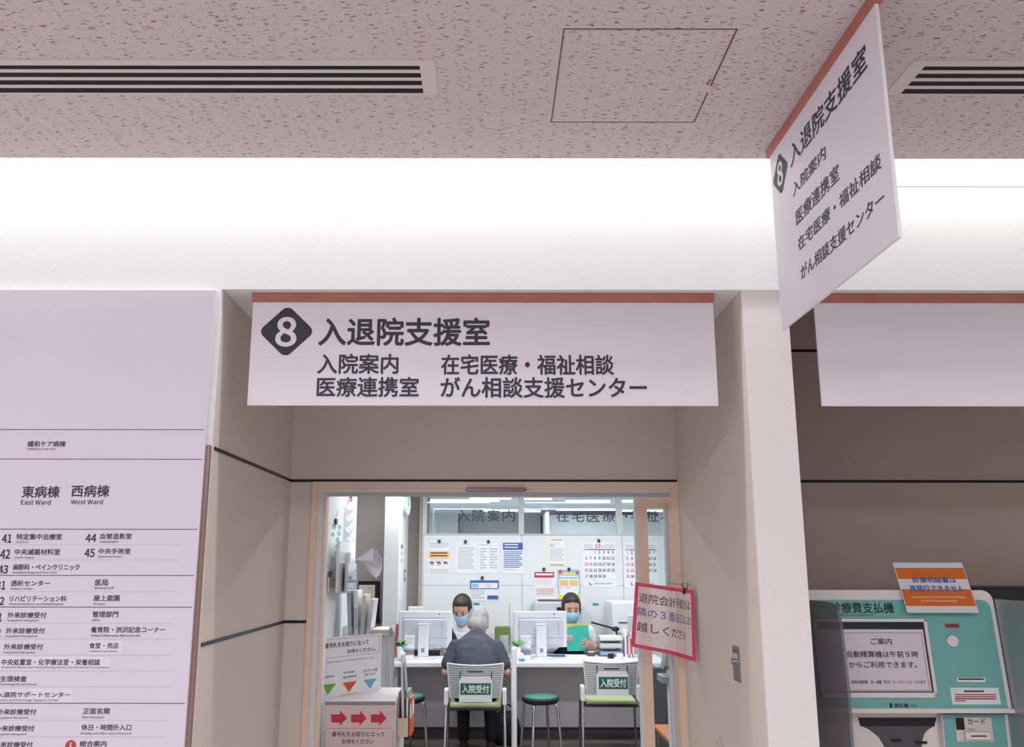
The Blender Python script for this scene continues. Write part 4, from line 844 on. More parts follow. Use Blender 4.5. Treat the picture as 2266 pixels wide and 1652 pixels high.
# ------------------------------------------------------------------ small things on the counter
def on(px, py, Y=None):                                   # photo pixel of a foot point -> place on the counter top
    d = ray(px, py); t = (TZ-H)/d.z; return V((d.x*t, d.y*t, TZ))
LEAF = mat('plant_leaf', (84, 148, 70), 0.55); POT = mat('white_pot', (236, 236, 238), 0.4)
def plant(x, y, label):
    T = Thing('potted_plant', label, 'plant', 'small plants on the counter'); b = MB(); rnd = random.Random(int(abs(x)*100))
    for k in range(16):
        a = rnd.random()*6.28; L = .07+.05*rnd.random(); up = .3+.9*rnd.random(); d_ = V((math.cos(a), math.sin(a), up)).normalized(); s_ = d_.cross(V((0, 0, 1))).normalized()*.02; o = V((x, y, TZ+.125))
        n_ = s_.cross(d_).normalized()*.004; m_ = o+d_*L*.55
        b.add([o, m_+s_, m_+n_, m_-s_, o+d_*L-V((0, 0, .02))], [(0, 1, 2), (0, 2, 3), (1, 4, 2), (2, 4, 3)], LEAF, True)
    T.part('leaves', b); T.part('pot', MB().lathe([(.026, TZ), (.034, TZ+.125), (.029, TZ+.12)], (x, y, 0), POT, 18)); T.done()
def flyer(x, y, label):
    T = Thing('flyer_stand', label, 'leaflets', 'flyer stands on the counter'); F = Fr((x, y, TZ+.006), (1, 0, 0), (0, .2, 1))
    b = sheet(F, -.045, 0, .045, .215, PAPER, [('r', .0, .62, 1, .82, mat('flyer_photo', (150, 130, 140), 0.6)), ('r', .0, .55, 1, .63, SKY), ('l', .1, .1, .9, 4, .08, GLINE)]); T.part('flyer', b)
    T.part('stand', MB().prism([(x-.05, y+.06, TZ), (x-.05, y-.02, TZ), (x-.05, y-.02, TZ+.006), (x-.05, y+.05, TZ+.01)], (.1, 0, 0), CLEAR)); T.done()
def disp(x, y, label):
    T = Thing('hand_gel_pump', label, 'dispenser', 'gel pumps on the counter'); T.part('bottle', MB().rbox(x-.03, x+.03, y-.02, y+.02, TZ, TZ+.05, WHITE, .006)); T.part('label', MB().box(x-.026, x+.026, y-.0215, y-.0202, TZ+.008, TZ+.028, TEALT), None, 'teal label')
    T.part('dome', MB().ell((x, y, TZ+.052), (.02, .018, .028), WHITE, 14, 8)); T.done()
for k, (px, nm) in enumerate(((893, 'the left monitor'), (1152, 'the right monitor'))):
    a = at(px, 1458, 8.52); plant(a.x-.03, 8.48, 'small green plant beside '+nm); flyer(a.x+.05, 8.52, 'white flyer on a clear stand beside '+nm); disp(a.x+.005, 8.38, 'white gel pump with a teal label in front of '+nm)
    c_ = on(px+20, 1459); b = MB(); b.box(c_.x-.10, c_.x+.16, c_.y-.03, c_.y+.12, TZ, TZ+.0012, mat('pale_pink_sheet', (226, 190, 204), 0.6)); b.box(c_.x-.09, c_.x+.15, c_.y-.02, c_.y+.11, TZ+.0012, TZ+.0015, PAPER)
    single('desk_sheet', b, 'flat pink-edged sheet on the counter under '+nm, 'paper', 'pink-edged sheets on the counter')
a = on(871, 1455); b = MB(); b.prism([(a.x-.005, a.y, TZ), (a.x+.012, a.y, TZ), (a.x+.03, a.y+.03, TZ+.30), (a.x+.013, a.y+.03, TZ+.30)], (0, .22, 0), mat('folder_red', (170, 78, 88), 0.5)); single('folder', b, 'reddish folder standing at the left end of the counter', 'folder')
a = on(952, 1447); b = MB()
for k in range(4): b.box(a.x-.10+.006*k, a.x+.07-.004*k, a.y-.05, a.y+.10, TZ+.004*k, TZ+.004*k+.0035, PAPER if k else BHEAD)
single('paper_stack', b, 'small stack of white papers between the left monitor and the man', 'paper')
a = at(944, 1435, 8.86); a.y = 8.80; b = MB(); b.rbox(a.x-.16, a.x+.12, a.y+.10, a.y+.24, TZ, TZ+.05, MBLACK, .006); b.rbox(a.x+.125, a.x+.22, a.y+.10, a.y+.24, TZ, TZ+.075, GREY, .006); single('desk_organiser', b, 'black and grey desk organiser under the left monitor', 'organiser')
a = on(1228, 1452); b = MB(); b.rbox(a.x-.10, a.x+.10, a.y-.03, a.y+.08, TZ, TZ+.012, mat('tray_blue', (64, 96, 170), 0.5), .004); single('pen_tray', b, 'flat blue tray beside the foot of the right monitor', 'tray')
a = on(1266, 1458); single('mouse', MB().ell((a.x, a.y, TZ+.004), (.03, .045, .022), WHITE, 18, 10).map(lambda p: V((p.x, p.y, max(p.z, TZ)))), 'white computer mouse right of the blue tray', 'mouse')
T = Thing('clear_leaflet_box', 'clear box of white papers on the counter right of the grey-haired man', 'leaflet box'); a = on(1116, 1458)
T.part('box', MB().box(a.x-.045, a.x+.045, a.y, a.y+.1, TZ, TZ+.006, CLEAR).box(a.x-.045, a.x+.045, a.y, a.y+.003, TZ+.006, TZ+.22, CLEAR).box(a.x-.045, a.x-.042, a.y+.003, a.y+.1, TZ+.006, TZ+.22, CLEAR).box(a.x+.042, a.x+.045, a.y+.003, a.y+.1, TZ+.006, TZ+.22, CLEAR))
T.part('papers', MB().box(a.x-.04, a.x+.04, a.y+.02, a.y+.06, TZ+.0065, TZ+.205, mat('grey_white_paper', (206, 208, 216), 0.7))); T.done()
# document trays, cup, tape, files
T = Thing('document_trays', 'stacked clear document trays at the right end of the counter', 'trays'); a = on(1350, 1452)
for k in range(3): b = MB(); z = TZ+.005+.07*k; b.box(a.x-.10, a.x+.13, a.y, a.y+.30, z, z+.004, CLEAR); b.box(a.x-.10, a.x-.097, a.y, a.y+.30, z+.004, z+.066, CLEAR); b.box(a.x+.127, a.x+.13, a.y, a.y+.30, z+.004, z+.066, CLEAR); T.part('tray', b)
for k in range(3): T.part('papers', MB().box(a.x-.09, a.x+.12, a.y+.01-.02*(k == 2), a.y+.28, TZ+.0095+.07*k, TZ+.0095+.07*k+(.035, .04, .03)[k], mat(('paper_violet', 'paper_grey', 'paper_cream')[k], ((170, 176, 204), (214, 212, 212), (238, 238, 234))[k], 0.7)))
T.done()
a = on(1369, 1458); single('cup', MB().lathe([(.027, TZ), (.034, TZ+.05), (.03, TZ+.05), (.024, TZ+.006)], (a.x+.01, a.y-.02, 0), WHITE, 20), 'short white cup in front of the document trays', 'cup')
a = on(1354, 1456); single('stapler', MB().rbox(a.x-.035, a.x+.02, a.y-.02, a.y+.02, TZ, TZ+.045, MBLACK, .008).rbox(a.x-.045, a.x-.036, a.y-.02, a.y+.02, TZ, TZ+.012, GREY, .003), 'small black stapler left of the white cup', 'stapler')
for k in range(4):
    a = on(1389+4.5*k, 1456); b = MB(); b.box(a.x, a.x+.014, a.y+.06, a.y+.28, TZ, TZ+.25-.012*k, PAPER if k % 2 == 0 else mat('file_pale_red', (226, 170, 178), 0.6)); b.box(a.x+.002, a.x+.012, a.y+.0593, a.y+.06, TZ+.03, TZ+.2-.012*k, RED if k % 2 == 0 else PAPER)
    single('file', b, ('white file with a red spine label, leftmost of the row by the trays', 'pale red file second from the trays', 'white file third from the trays', 'pale red file farthest from the trays')[k], 'file', 'files at the right end of the counter')
a = at(1345, 1440, 8.85); a.y = 8.80; b = MB(); b.rbox(a.x-.19, a.x-.12+.0, a.y+.08, a.y+.22, TZ, TZ+.065, MGREY, .004); b.rbox(a.x-.185, a.x-.125, a.y+.077, a.y+.081, TZ+.036, TZ+.048, WHITE, .001); single('desk_box', b, 'dark grey desk box with a white strip left of the document trays', 'box')
# ------------------------------------------------------------------ back-wall furniture
x0, x1 = at(1181.6, 1340, 9.64).x, at(1287, 1340, 9.64).x; pz = at(1200, 1330, 9.64).z
b = MB(); b.rbox(x0-.05, x1+.05, 9.62, 9.98, 0.0, pz-.32, OW, .004)
for k in range(2): b.box(x0-.04+.0+(x1-x0+.1)/2*k, x0-.04+(x1-x0+.1)/2*(k+1)-.02, 9.616, 9.62, .06, pz-.36, CW)
single('storage_cabinet', b, 'low white cabinet carrying the grey printer', 'cabinet')
T = Thing('printer', 'pale grey laser printer behind the woman reading a folder', 'printer'); b = MB(); b.rbox(x0, x1, 9.64, 9.97, pz-.318, pz, mat('printer_grey', (206, 206, 212), 0.5), .018, 3); T.part('body', b)
T.part('output_lip', MB().rbox(x0+.05, x1-.04, 9.65, 9.9, pz-.004, pz+.014, MGREY, .004)); T.part('control_panel', MB().box(x0+.24, x0+.36, 9.636, 9.64, pz-.09, pz-.06, MBLACK)); T.part('front_tray', MB().rbox(x0+.08, x1-.05, 9.63, 9.642, pz-.27, pz-.10, mat('printer_tray', (190, 192, 200), 0.5), .003)); T.done()
cz = at(1390, 1331, 9.3).z; x0, x1 = at(1356, 1360, 9.3).x, 2.0
T = Thing('copier', 'big white copier standing by the back wall at the right', 'copier'); T.part('body', MB().rbox(x0+.02, x1, 9.3, 9.95, 0.03, .62, mat('copier_white', (232, 234, 240), 0.45), .01)); T.part('upper_unit', MB().rbox(x0, x1, 9.32, 9.95, .62, cz, mat('copier_white', (232, 234, 240), 0.45), .02, 3))
T.part('paper_slot', MB().box(x0+.06, x0+.26, 9.316, 9.32, cz-.21, cz-.2, MBLACK)); T.part('side_panel', MB().rbox(x0+.15, x0+.30, 9.30, 9.33, .65, cz-.13, MS, .006))
for k in range(3): T.part('drawer', MB().box(x0+.05, x1-.03, 9.295, 9.3, .08+.18*k, .24+.18*k, CW))
T.part('foot', MB().box(x0+.05, x1-.05, 9.35, 9.9, 0, .03, MBLACK)); T.done()
a, c_ = at(1308, 1376, 9.1), at(1362, 1391, 9.15)
T = Thing('metal_arm', 'thin black metal arm slanting beside the white copier', 'arm'); T.part('rod', MB().tube([a, c_], .009, MBLACK, 8)); T.part('joint', MB().ell(c_, (.04, .03, .025), MBLACK)); T.part('post', MB().tube([c_, (c_.x+.02, 9.2, c_.z-.05), (c_.x+.02, 9.22, .02)], .012, MGREY, 8)); T.part('base', MB().lathe([(.1, 0), (.1, .02), (.02, .025)], (c_.x+.02, 9.22, 0), MGREY)); T.done()
x0, x1 = at(904, 1345, 9.15).x, at(936, 1345, 9.15).x; wz = at(920, 1341.5, 9.15).z
b = MB(); b.rbox(x0, x1, 8.99+.12, 9.19, 0, wz, WHITE, .006); b.box(x0+.01, x1-.01, 9.106, 9.11, .1, wz-.08, CW); single('slim_cabinet', b, 'slim white cabinet behind the left monitor, against the wall return', 'cabinet')
# machine and bench seen through the door glass
T = Thing('scale_column', 'grey measuring device on a white column seen through the door glass', 'device'); YQ = 6.2; DG = mat('device_grey', (142, 144, 142), 0.5)
b = MB(); c0_ = at(1480, 1455, YQ); zA, zB = at(1480, 1427, YQ).z, at(1480, 1480, YQ).z; xa, xb = at(1468, 1470, YQ).x, at(1512, 1470, YQ).x
b.prism([(xa, YQ, zB), (xb, YQ, zB), (xb, YQ, zA), (xa+.035, YQ, zA)], (0, .12, 0), DG); b.box(xa, xb, YQ-.004, YQ, zB, zB+.02, MGREY); T.part('head', b)
zC, zD = at(1480, 1494, YQ).z, at(1480, 1510, YQ).z; T.part('shelf', MB().rbox(at(1462, 1500, YQ).x, xb, YQ-.05, YQ+.14, zD, zC, DG, .004))
T.part('column', MB().rbox(at(1480, 1500, YQ).x, at(1492, 1500, YQ).x, YQ+.02, YQ+.08, 0.02, zB, WHITE, .004)); T.part('base', MB().rbox(at(1462, 1500, YQ).x, xb, YQ-.02, YQ+.3, 0, .02, DG, .004)); T.done()
b = MB(); p_ = at(1476, 1652, 6.2); bz_ = at(1460, 1612, 6.9).z
T = Thing('bench', 'low bench with an orange top seen at the foot of the door glass', 'bench'); bx = at(1457, 1615, 6.9).x
T.part('top', MB().rbox(bx, bx+.25, 6.35, 7.1, bz_-.03, bz_, mat('bench_orange', (206, 128, 84), 0.5), .006)); T.part('frame', MB().box(bx+.02, bx+.23, 6.37, 7.08, bz_-.07, bz_-.03, MGREY))
for x in (bx+.03, bx+.22):
    for y in (6.4, 7.05): T.part('leg', MB().tube([(x, y, 0), (x, y, bz_-.07)], .014, MGREY))
T.done()
b = MB(); sx_ = at(1446, 1500, 7.4).x; b.box(sx_, sx_+.6, 7.4, 7.44, 0, at(1446, 1478, 7.4).z, mat('charcoal_panel', (74, 74, 80), 0.6)); b.box(sx_, sx_+.04, 7.44, 7.9, 0, at(1446, 1478, 7.4).z, mat('charcoal_panel', (74, 74, 80), 0.6)); single('low_screen', b, 'charcoal low screen panel seen through the door glass', 'screen')
# ------------------------------------------------------------------ visitor chairs and stools
MESHW = mat('chair_mesh_white', (222, 224, 226), 0.5); m = MESHW; nt = m.node_tree; tc = nt.nodes.new('ShaderNodeTexCoord'); mp = nt.nodes.new('ShaderNodeMapping'); mp.inputs['Scale'].default_value = (110, 0.0, 55)
wv = nt.nodes.new('ShaderNodeTexVoronoi'); wv.inputs['Randomness'].default_value = 0; wv.inputs['Scale'].default_value = 1; rp = nt.nodes.new('ShaderNodeValToRGB'); rp.color_ramp.elements[0].position = .30; rp.color_ramp.elements[1].position = .40
rp.color_ramp.elements[0].color = lin((128, 130, 134)); rp.color_ramp.elements[1].color = lin((226, 228, 230))
nt.links.new(tc.outputs['Object'], mp.inputs[0]); nt.links.new(mp.outputs[0], wv.inputs['Vector']); nt.links.new(wv.outputs['Distance'], rp.inputs[0]); nt.links.new(rp.outputs[0], nt.nodes['Principled BSDF'].inputs['Base Color'])
CUSH = mat('chair_green_fabric', (178, 190, 140), 0.8); CBLK = mat('chair_black_shell', (44, 44, 48), 0.5)
def make_chair(label, loc, rz):
    T = Thing('visitor_chair', label, 'chair', 'visitor chairs at the counter'); NX, NZ = 28, 14
    def P(i, k, o):
        u = -1+2*i/NX; v = k/NZ; return V(((.205+.025*v)*u, -.225-.035*v-.05*(1-u*u)+o, .508+.262*v+(.012*u*u if k == NZ else 0)))
    def backgrid(m, keep, o0, o1):
        b = MB()
        for i in range(NX):
            for k in range(NZ):
                if not keep(i, k): continue
                a = [P(i, k, o0), P(i+1, k, o0), P(i+1, k+1, o0), P(i, k+1, o0)]; c2 = [P(i, k, o1), P(i+1, k, o1), P(i+1, k+1, o1), P(i, k+1, o1)]
                b.add(a+c2, [(0, 1, 2, 3), (7, 6, 5, 4), (0, 4, 5, 1), (1, 5, 6, 2), (2, 6, 7, 3), (3, 7, 4, 0)], m)
        return b
    hole = lambda i, k: 10 <= i < 18 and k == 11
    T.part('backrest', backgrid(MESHW, lambda i, k: not hole(i, k), 0, .007))
    b = MB(); b.tube([P(i, NZ, .0035) for i in range(NX+1)], .007, WHITE, 8); b.tube([P(0, k, .0035) for k in range(NZ+1)], .008, WHITE, 8); b.tube([P(NX, k, .0035) for k in range(NZ+1)], .008, WHITE, 8); T.part('back_rim', b)
    T.part('seat', MB().rbox(-.215, .215, -.20, .22, .424, .458, CUSH, .014, 3)); T.part('seat_shell', MB().rbox(-.225, .225, -.21, .225, .405, .4245, CBLK, .008))
    for s_ in (-1, 1):
        T.part('side_bracket', MB().rbox(s_*.240-.017, s_*.240+.017, -.255, -.10, .455, .575, WHITE, .006))
        T.part('leg', MB().tube([(s_*.238, -.17, .50), (s_*.240, -.19, .44), (s_*.248, -.26, .004)], .011, CHROME)); T.part('leg', MB().tube([(s_*.238, -.10, .45), (s_*.238, .14, .425), (s_*.240, .19, .40), (s_*.244, .22, .004)], .011, CHROME))
    return T.done(loc, rz)
c1 = at(1052, 1500, 7.68); chair = make_chair('white mesh-backed chair the grey-haired man sits on', (c1.x, 7.90, 0), 0.0)
c2 = at(1354, 1500, 7.88); dup(chair, (c2.x, 8.10, 0), math.radians(-2), 'empty white mesh-backed chair at the right of the counter')
LG = mat('label_green', (40, 108, 78), 0.6); CARDW = mat('card_white', (232, 230, 236), 0.6)
def chair_card(px, Y, label):
    x0, y0, x1, y1, gx0, gy0, gx1, gy1 = px; T = Thing('chair_card', label, 'sign', 'reception cards hung on the chairs')
    a_, c_ = at(x0, (y0+y1)/2, Y), at(x1, (y0+y1)/2, Y); z0, z1 = at(x0, y1, Y).z, at(x0, y0, Y).z
    b = MB(); b.box(a_.x, c_.x, Y, Y+.003, z0, z1, CARDW); b.prect(Y, gx0, gy0, gx1, gy1, LG, .0004); h_ = (gy1-gy0)*.16; w_ = (gx1-gx0)*.06; b.ptext(Y, '入院受付', gx0+w_, gy0+h_, gx1-w_, gy1-h_, PAPER, .02, .0012); T.part('card', b)
    for x in (a_.x+.006, c_.x-.006): T.part('string', MB().tube([(x, Y+.001, z1-.02), (x, Y-.003, z1+.01), (x+.004, Y+.03, z1+.035), (x, Y+.05, z1+.02)], .004, CBLK, 6))
    T.done()
chair_card((1016, 1496, 1089, 1553, 1018.6, 1511, 1086, 1536.6), 7.566, 'white card with a green reception label on the back of the man\'s chair')
chair_card((1320, 1484, 1391, 1538, 1325, 1497, 1389.5, 1524), 7.766, 'white card with a green reception label on the back of the empty chair')
STEAL = mat('stool_teal_vinyl', (70, 140, 128), 0.45)
def make_stool(label, loc):
    T = Thing('stool', label, 'stool', 'round stools at the counter'); T.part('seat', MB().lathe([(.135, .450), (.147, .462), (.14, .472), (.06, .476)], (0, 0, 0), STEAL, 32)); T.part('rim', MB().lathe([(.12, .41), (.15, .425), (.163, .445), (.158, .46), (.145, .463)], (0, 0, 0), CBLK, 32))
    for k in range(4):
        a = math.pi/4+.35+k*math.pi/2; c_, s_ = math.cos(a), math.sin(a); T.part('leg', MB().tube([(.09*c_, .09*s_, .42), (.135*c_, .135*s_, .415), (.155*c_, .155*s_, .39), (.19*c_, .19*s_, .004)], .0115, CHROME))
    return T.done(loc)
s1 = at(1197, 1543, 8.0); st = make_stool('round teal stool between the two visitor chairs', (s1.x, 8.07, 0))
s2 = at(897, 1540, 8.0); dup(st, (s2.x, 8.12, 0), .3, 'round teal stool half hidden behind the leaflet pocket')
# clerks' chairs
GCH = mat('clerk_chair_green', (118, 142, 74), 0.75)
def clerk_chair(label, loc, rz):
    T = Thing('clerk_chair', label, 'chair', 'green swivel chairs behind the counter'); T.part('backrest', MB().rbox(-.085, .085, -.235, -.20, .73, .935, GCH, .03, 4)); T.part('seat', MB().rbox(-.19, .19, -.19, .20, .42, .47, GCH, .02, 3)); T.part('back_stem', MB().tube([(0, -.02, .415), (0, -.22, .415), (0, -.25, .55), (0, -.24, .80)], .014, CBLK)); T.part('column', MB().tube([(0, 0, .08), (0, 0, .425)], .025, CBLK))
    b = MB()
    for k in range(5): a = k*math.pi*2/5; b.tube([(0, 0, .09), (.19*math.cos(a), .19*math.sin(a), .065)], .016, CBLK); b.ell((.19*math.cos(a), .19*math.sin(a), .03), (.028, .028, .03), CBLK, 10, 6)
    T.part('base', b); return T.done(loc, rz)
q = at(1113, 1397, 9.6); cc_ = clerk_chair('empty green swivel chair behind the counter right of the grey-haired man', (q.x, 9.62, 0), math.pi)
W1 = V((at(1024, 1350, 9.3).x, 9.34, 0)); W2 = V((at(1263, 1350, 9.26).x, 9.30, 0))
dup(cc_, (W1.x-.04, W1.y, 0), math.radians(190), 'green swivel chair under the clerk in a dark vest'); dup(cc_, (W2.x, W2.y-.01, 0), math.pi, 'green swivel chair under the woman reading a folder')
# black bag on the floor
bp = at(1116, 1640, 8.42); BAGM = mat('bag_black', (30, 30, 33), 0.6, bump=(14, .4, .02))
T = Thing('shoulder_bag', 'black bag standing on the floor at the right foot of the seated person', 'bag'); b = MB(); R_ = []
for z, w_, d_ in ((0, .105, .055), (.02, .125, .07), (.10, .13, .075), (.20, .115, .06), (.27, .085, .035), (.285, .06, .015)): R_.append([V((bp.x+.02+w_*(abs(math.cos(a))**.6)*(1 if math.cos(a) > 0 else -1), 8.47+d_*(abs(math.sin(a))**.6)*(1 if math.sin(a) > 0 else -1), z)) for a in [2*math.pi*k/24 for k in range(24)]])
b.loft(R_, BAGM); T.part('body', b); T.part('handle', MB().tube([(bp.x+.02+.06*math.cos(a), 8.47, .275+.07*math.sin(a)) for a in [math.pi*k/12 for k in range(13)]], .007, BAGM, 8)); T.done()
# ------------------------------------------------------------------ people
HAIRG = mat('grey_hair', (196, 192, 192), 0.6, noise=(9, (150, 144, 144), (1.5, 1, .6))); TSH = mat('slate_tshirt', (74, 76, 88), 0.85, noise=(14, (84, 86, 98), (1, 1, 1)), bump=(9, .6, .03)); TRO = mat('black_trousers', (30, 29, 32), 0.8); SHOE = mat('dark_shoe', (52, 48, 48), 0.5)
VEST = mat('navy_vest', (46, 46, 60), 0.8); BLOU = mat('white_blouse', (232, 230, 234), 0.75, bump=(12, .5, .02)); MASKM = mat('mask_blue', (150, 200, 226), 0.8); EYEM = mat('eye_dark', (34, 28, 28), 0.3); LIP = mat('lip', (186, 116, 106), 0.5)
def ringe(c, u, v, n=20): return [V(c)+V(u)*math.cos(2*math.pi*k/n)+V(v)*math.sin(2*math.pi*k/n) for k in range(n)]
def limb(b, pts, rs, m):
    pts = [V(p) for p in pts]; b.tube(pts, rs, m, 14)
    for p, r in zip(pts, rs): b.ell(p, (r, r, r), m, 14, 8)
HEADS = [(-.118, .052, .022, .02), (-.105, .046, .042, .042), (-.075, .034, .056, .064), (-.035, .018, .066, .083), (.01, .004, .073, .093), (.05, -.004, .0755, .097), (.085, -.008, .066, .086), (.11, -.011, .046, .06), (.124, -.012, .02, .026)]
def head(b, c, M, k=1.0):
    b.loft([[V(c)+M @ V((rx*k*math.cos(a), (cy+ry*math.sin(a))*k, z*k)) for a in [2*math.pi*j/24 for j in range(24)]] for z, cy, rx, ry in HEADS], SKIN)
    f = lambda x, y, z: V(c)+M @ (V((x, y, z))*k)
    b.tube([f(0, .09, .012), f(0, .108, -.02), f(0, .112, -.034), f(0, .096, -.045)], [.008*k, .011*k, .013*k, .008*k], SKIN, 10)
    for s_ in (-1, 1): b.ell(f(s_*.075, -.004, -.012), (.010*k, .018*k, .030*k), SKIN, 12, 8, M); b.ell(f(s_*.03, .075, -.035), (.022*k, .018*k, .022*k), SKIN, 12, 8, M)
    return f
def hand(b, wrist, d, nrm, curl, m, side=1, k=1.0):
    d = V(d).normalized(); nrm = V(nrm); nrm = (nrm-d*nrm.dot(d)).normalized(); s_ = d.cross(nrm)*side; w = V(wrist)
    b.loft([ringe(w+d*t*k, s_*a*k, nrm*c_*k, 14) for t, a, c_ in ((-.01, .026, .020), (.02, .034, .017), (.06, .041, .015), (.092, .040, .012))], m)
    for j, (off, L) in enumerate(((-.031, .062), (-.0105, .074), (.0105, .069), (.030, .053))):
        p = w+(d*.088+s_*off)*k; dd = (d+s_*off*7).normalized(); pts = [p]
        for q in range(3):
            dd = (dd*math.cos(curl)+nrm*math.sin(curl)).normalized() if q else (dd*math.cos(curl*.6)+nrm*math.sin(curl*.6)).normalized(); nn = (nrm-dd*nrm.dot(dd)); p = p+dd*L*k*(.45, .31, .24)[q]; pts.append(p)
        limb(b, pts, [.0088*k, .0084*k, .0078*k, .0066*k], m)
    dd = (d*.55-s_*.8+nrm*.25).normalized(); p = w+(d*.022-s_*.028)*k; limb(b, [p, p+dd*.04*k, p+(dd*.07+nrm*.012+d*.012)*k], [.012*k, .0105*k, .008*k], m)
def person(label, loc, rz, spec):
    T = Thing('person', label, 'person'); S = spec; b = MB()
    P0, P1, P2, N = [V(p) for p in S['spine']]                 # pelvis, chest, shoulders, neck base
    wS = S.get('wide', 1.0); hc = V(S['head']); M = Matrix.Rotation(S.get('yaw', 0), 3, 'Z') @ Matrix.Rotation(-S['pitch'], 3, 'X'); hk = S.get('hk', 1.05)
    dirs = [(P1-P0).normalized(), (P2-P0).normalized(), (P2-P1).normalized(), (N-P2).normalized()]
    def ring(c, d, w, t): X = V((1, 0, 0)); n_ = d.cross(X).normalized(); return ringe(c, X*w, n_*t)
    def torso(b, m, e, neck=True):
        r = [ring(P0-dirs[0]*.06, dirs[0], .14*wS+e, .10+e), ring(P0, dirs[0], .165*wS+e, .118+e), ring(P0.lerp(P1, .5), dirs[0], .155*wS+e, .112+e), ring(P1, dirs[1], .172*wS+e, .118+e), ring(P1.lerp(P2, .55), dirs[2], .185*wS+e, .112+e), ring(P2, dirs[2], .17*wS+e, .088+e), ring(P2.lerp(N, .45), dirs[3], .115*wS+e, .066+e), ring(N, dirs[3], .06+e, .056+e)]
        if neck: r += [ring(N.lerp(hc, .35), (hc-N).normalized(), .055, .055)]
        b.loft(r, m)
    torso(b, SKIN, -.008); b.tube([N, N.lerp(hc, .5), hc+M @ V((0, -.02, -.03))], [.058, .054, .055], SKIN, 16)
    f = head(b, hc, M, hk)
    for s_, A in zip((-1, 1), S['arms']):                      # shoulder, elbow, wrist
        sh, el, wr = [V(p) for p in A[:3]]; limb(b, [sh, sh.lerp(el, .5), el, el.lerp(wr, .4), wr], [.046, .043, .036, .036, .025], SKIN); hand(b, wr, A[3], A[4], A[5], SKIN, s_)
    for L in S['legs']: hp, kn, an = [V(p) for p in L]; limb(b, [hp, hp.lerp(kn, .5), kn, kn.lerp(an, .4), an], [.075, .066, .05, .047, .034], SKIN)
    T.part('body', remesh(b, .0045, 3))
    b = MB(); torso(b, S['top'], .010, False)
    for s_, A in zip((-1, 1), S['arms']):
        sh, el, wr = [V(p) for p in A[:3]]; fr = S['sleeve']
        if fr <= 1: limb(b, [sh, sh.lerp(el, fr*.5), sh.lerp(el, fr)], [.060, .064, .066], S['sleeve_mat'] if False else S['top'])
        else: limb(b, [sh, sh.lerp(el, .5), el, el.lerp(wr, .5), el.lerp(wr, fr-1)], [.066, .058, .05, .047, .043], S['top'])
    T.part('shirt', remesh(b, .007, 4), None, S['toplabel'])
    if 'vest' in S:
        b = MB(); torso(b, S['vest'], .017, False); v = remesh(b, .007, 3)
        keep = [i for i, fc in enumerate(v.f) if (lambda c: not (c.y > P1.y and abs(c.x) < max(0, (c.z-(P1.z+.03))*.55)) and c.z < P2.z+.07)(sum((v.v[j] for j in fc), V())/len(fc))]
        v.f = [v.f[i] for i in keep]; v.m = [v.m[i] for i in keep]; v.sm = [v.sm[i] for i in keep]; T.part('vest', v, None, 'dark vest')
    b = MB(); b.loft([ring(P0+dirs[0]*.03, dirs[0], .168*wS+.010, .122+.008), ring(P0-dirs[0]*.08, dirs[0], .17*wS+.01, .125)], TRO); b.ell(P0-V((0, 0, .02)), (.185*wS, .14, .09), TRO)
    for L in S['legs']: hp, kn, an = [V(p) for p in L]; limb(b, [hp, hp.lerp(kn, .5), kn, kn.lerp(an, .5), an+V((0, 0, .02))], [.092, .082, .066, .058, .05], TRO)
    T.part('trousers', remesh(b, .008, 3))
    for L in S['legs']:
        an = V(L[2]); sb = MB(); sb.loft([ringe(an+V((0, y, z)), (w_, 0, 0), (0, 0, h_), 14) for y, z, w_, h_ in ((-.075, -.045, .022, .03), (-.05, -.04, .036, .042), (.02, -.045, .040, .038), (.09, -.058, .045, .026), (.15, -.064, .040, .018), (.175, -.066, .02, .010))], SHOE); T.part('shoe', remesh(sb, .006, 2))
    b = MB()
    for c_, r_ in S['hair']: b.ell(f(*c_), tuple(x*hk for x in r_), S['hairmat'], 24, 14, M)
    hair = remesh(b, .005, 8)
    if S.get('cut'):                                           # keep the hair off the face
        Mi = M.inverted(); keep = [i for i, fc in enumerate(hair.f) if S['cut'](Mi @ (sum((hair.v[j] for j in fc), V())/len(fc)-hc)/hk)]
        hair.f = [hair.f[i] for i in keep]; hair.m = [hair.m[i] for i in keep]; hair.sm = [hair.sm[i] for i in keep]
    T.part('hair', hair)
    for s_ in (-1, 1):
        T.part('eye', MB().ell(f(s_*.031, .0915, .012), (.011*hk, .006*hk, .0045*hk), EYEM, 12, 8, M)); T.part('eyebrow', MB().tube([f(s_*.016, .0985, .034), f(s_*.031, .0965, .037), f(s_*.046, .086, .031)], [.003, .0035, .002], HAIRD, 8))
    if S.get('mask'):
        b = MB(); n = 16; rows = [(-.002, .064, .102), (-.022, .071, .123), (-.06, .068, .117), (-.085, .058, .106), (-.106, .046, .090)]; R_ = []
        for z, rx, ry in rows: R_.append([f(rx*1.06*math.sin(a), .012+(ry-.008)*math.cos(a), z) for a in [math.radians(-78+156*j/n) for j in range(n+1)]])
        b.loft(R_, MASKM, True, False, False); T.part('mask', b, None, 'pale blue face mask')
        for s_ in (-1, 1): T.part('ear_loop', MB().tube([f(s_*.062, .03, -.005), f(s_*.076, -.005, .005), f(s_*.08, -.016, -.02), f(s_*.064, .02, -.07)], .0018, WHITE, 6))
    else: T.part('lips', MB().ell(f(0, .089, -.066), (.022, .008, .008), LIP, 12, 8, M))
    return T.done(loc, rz)
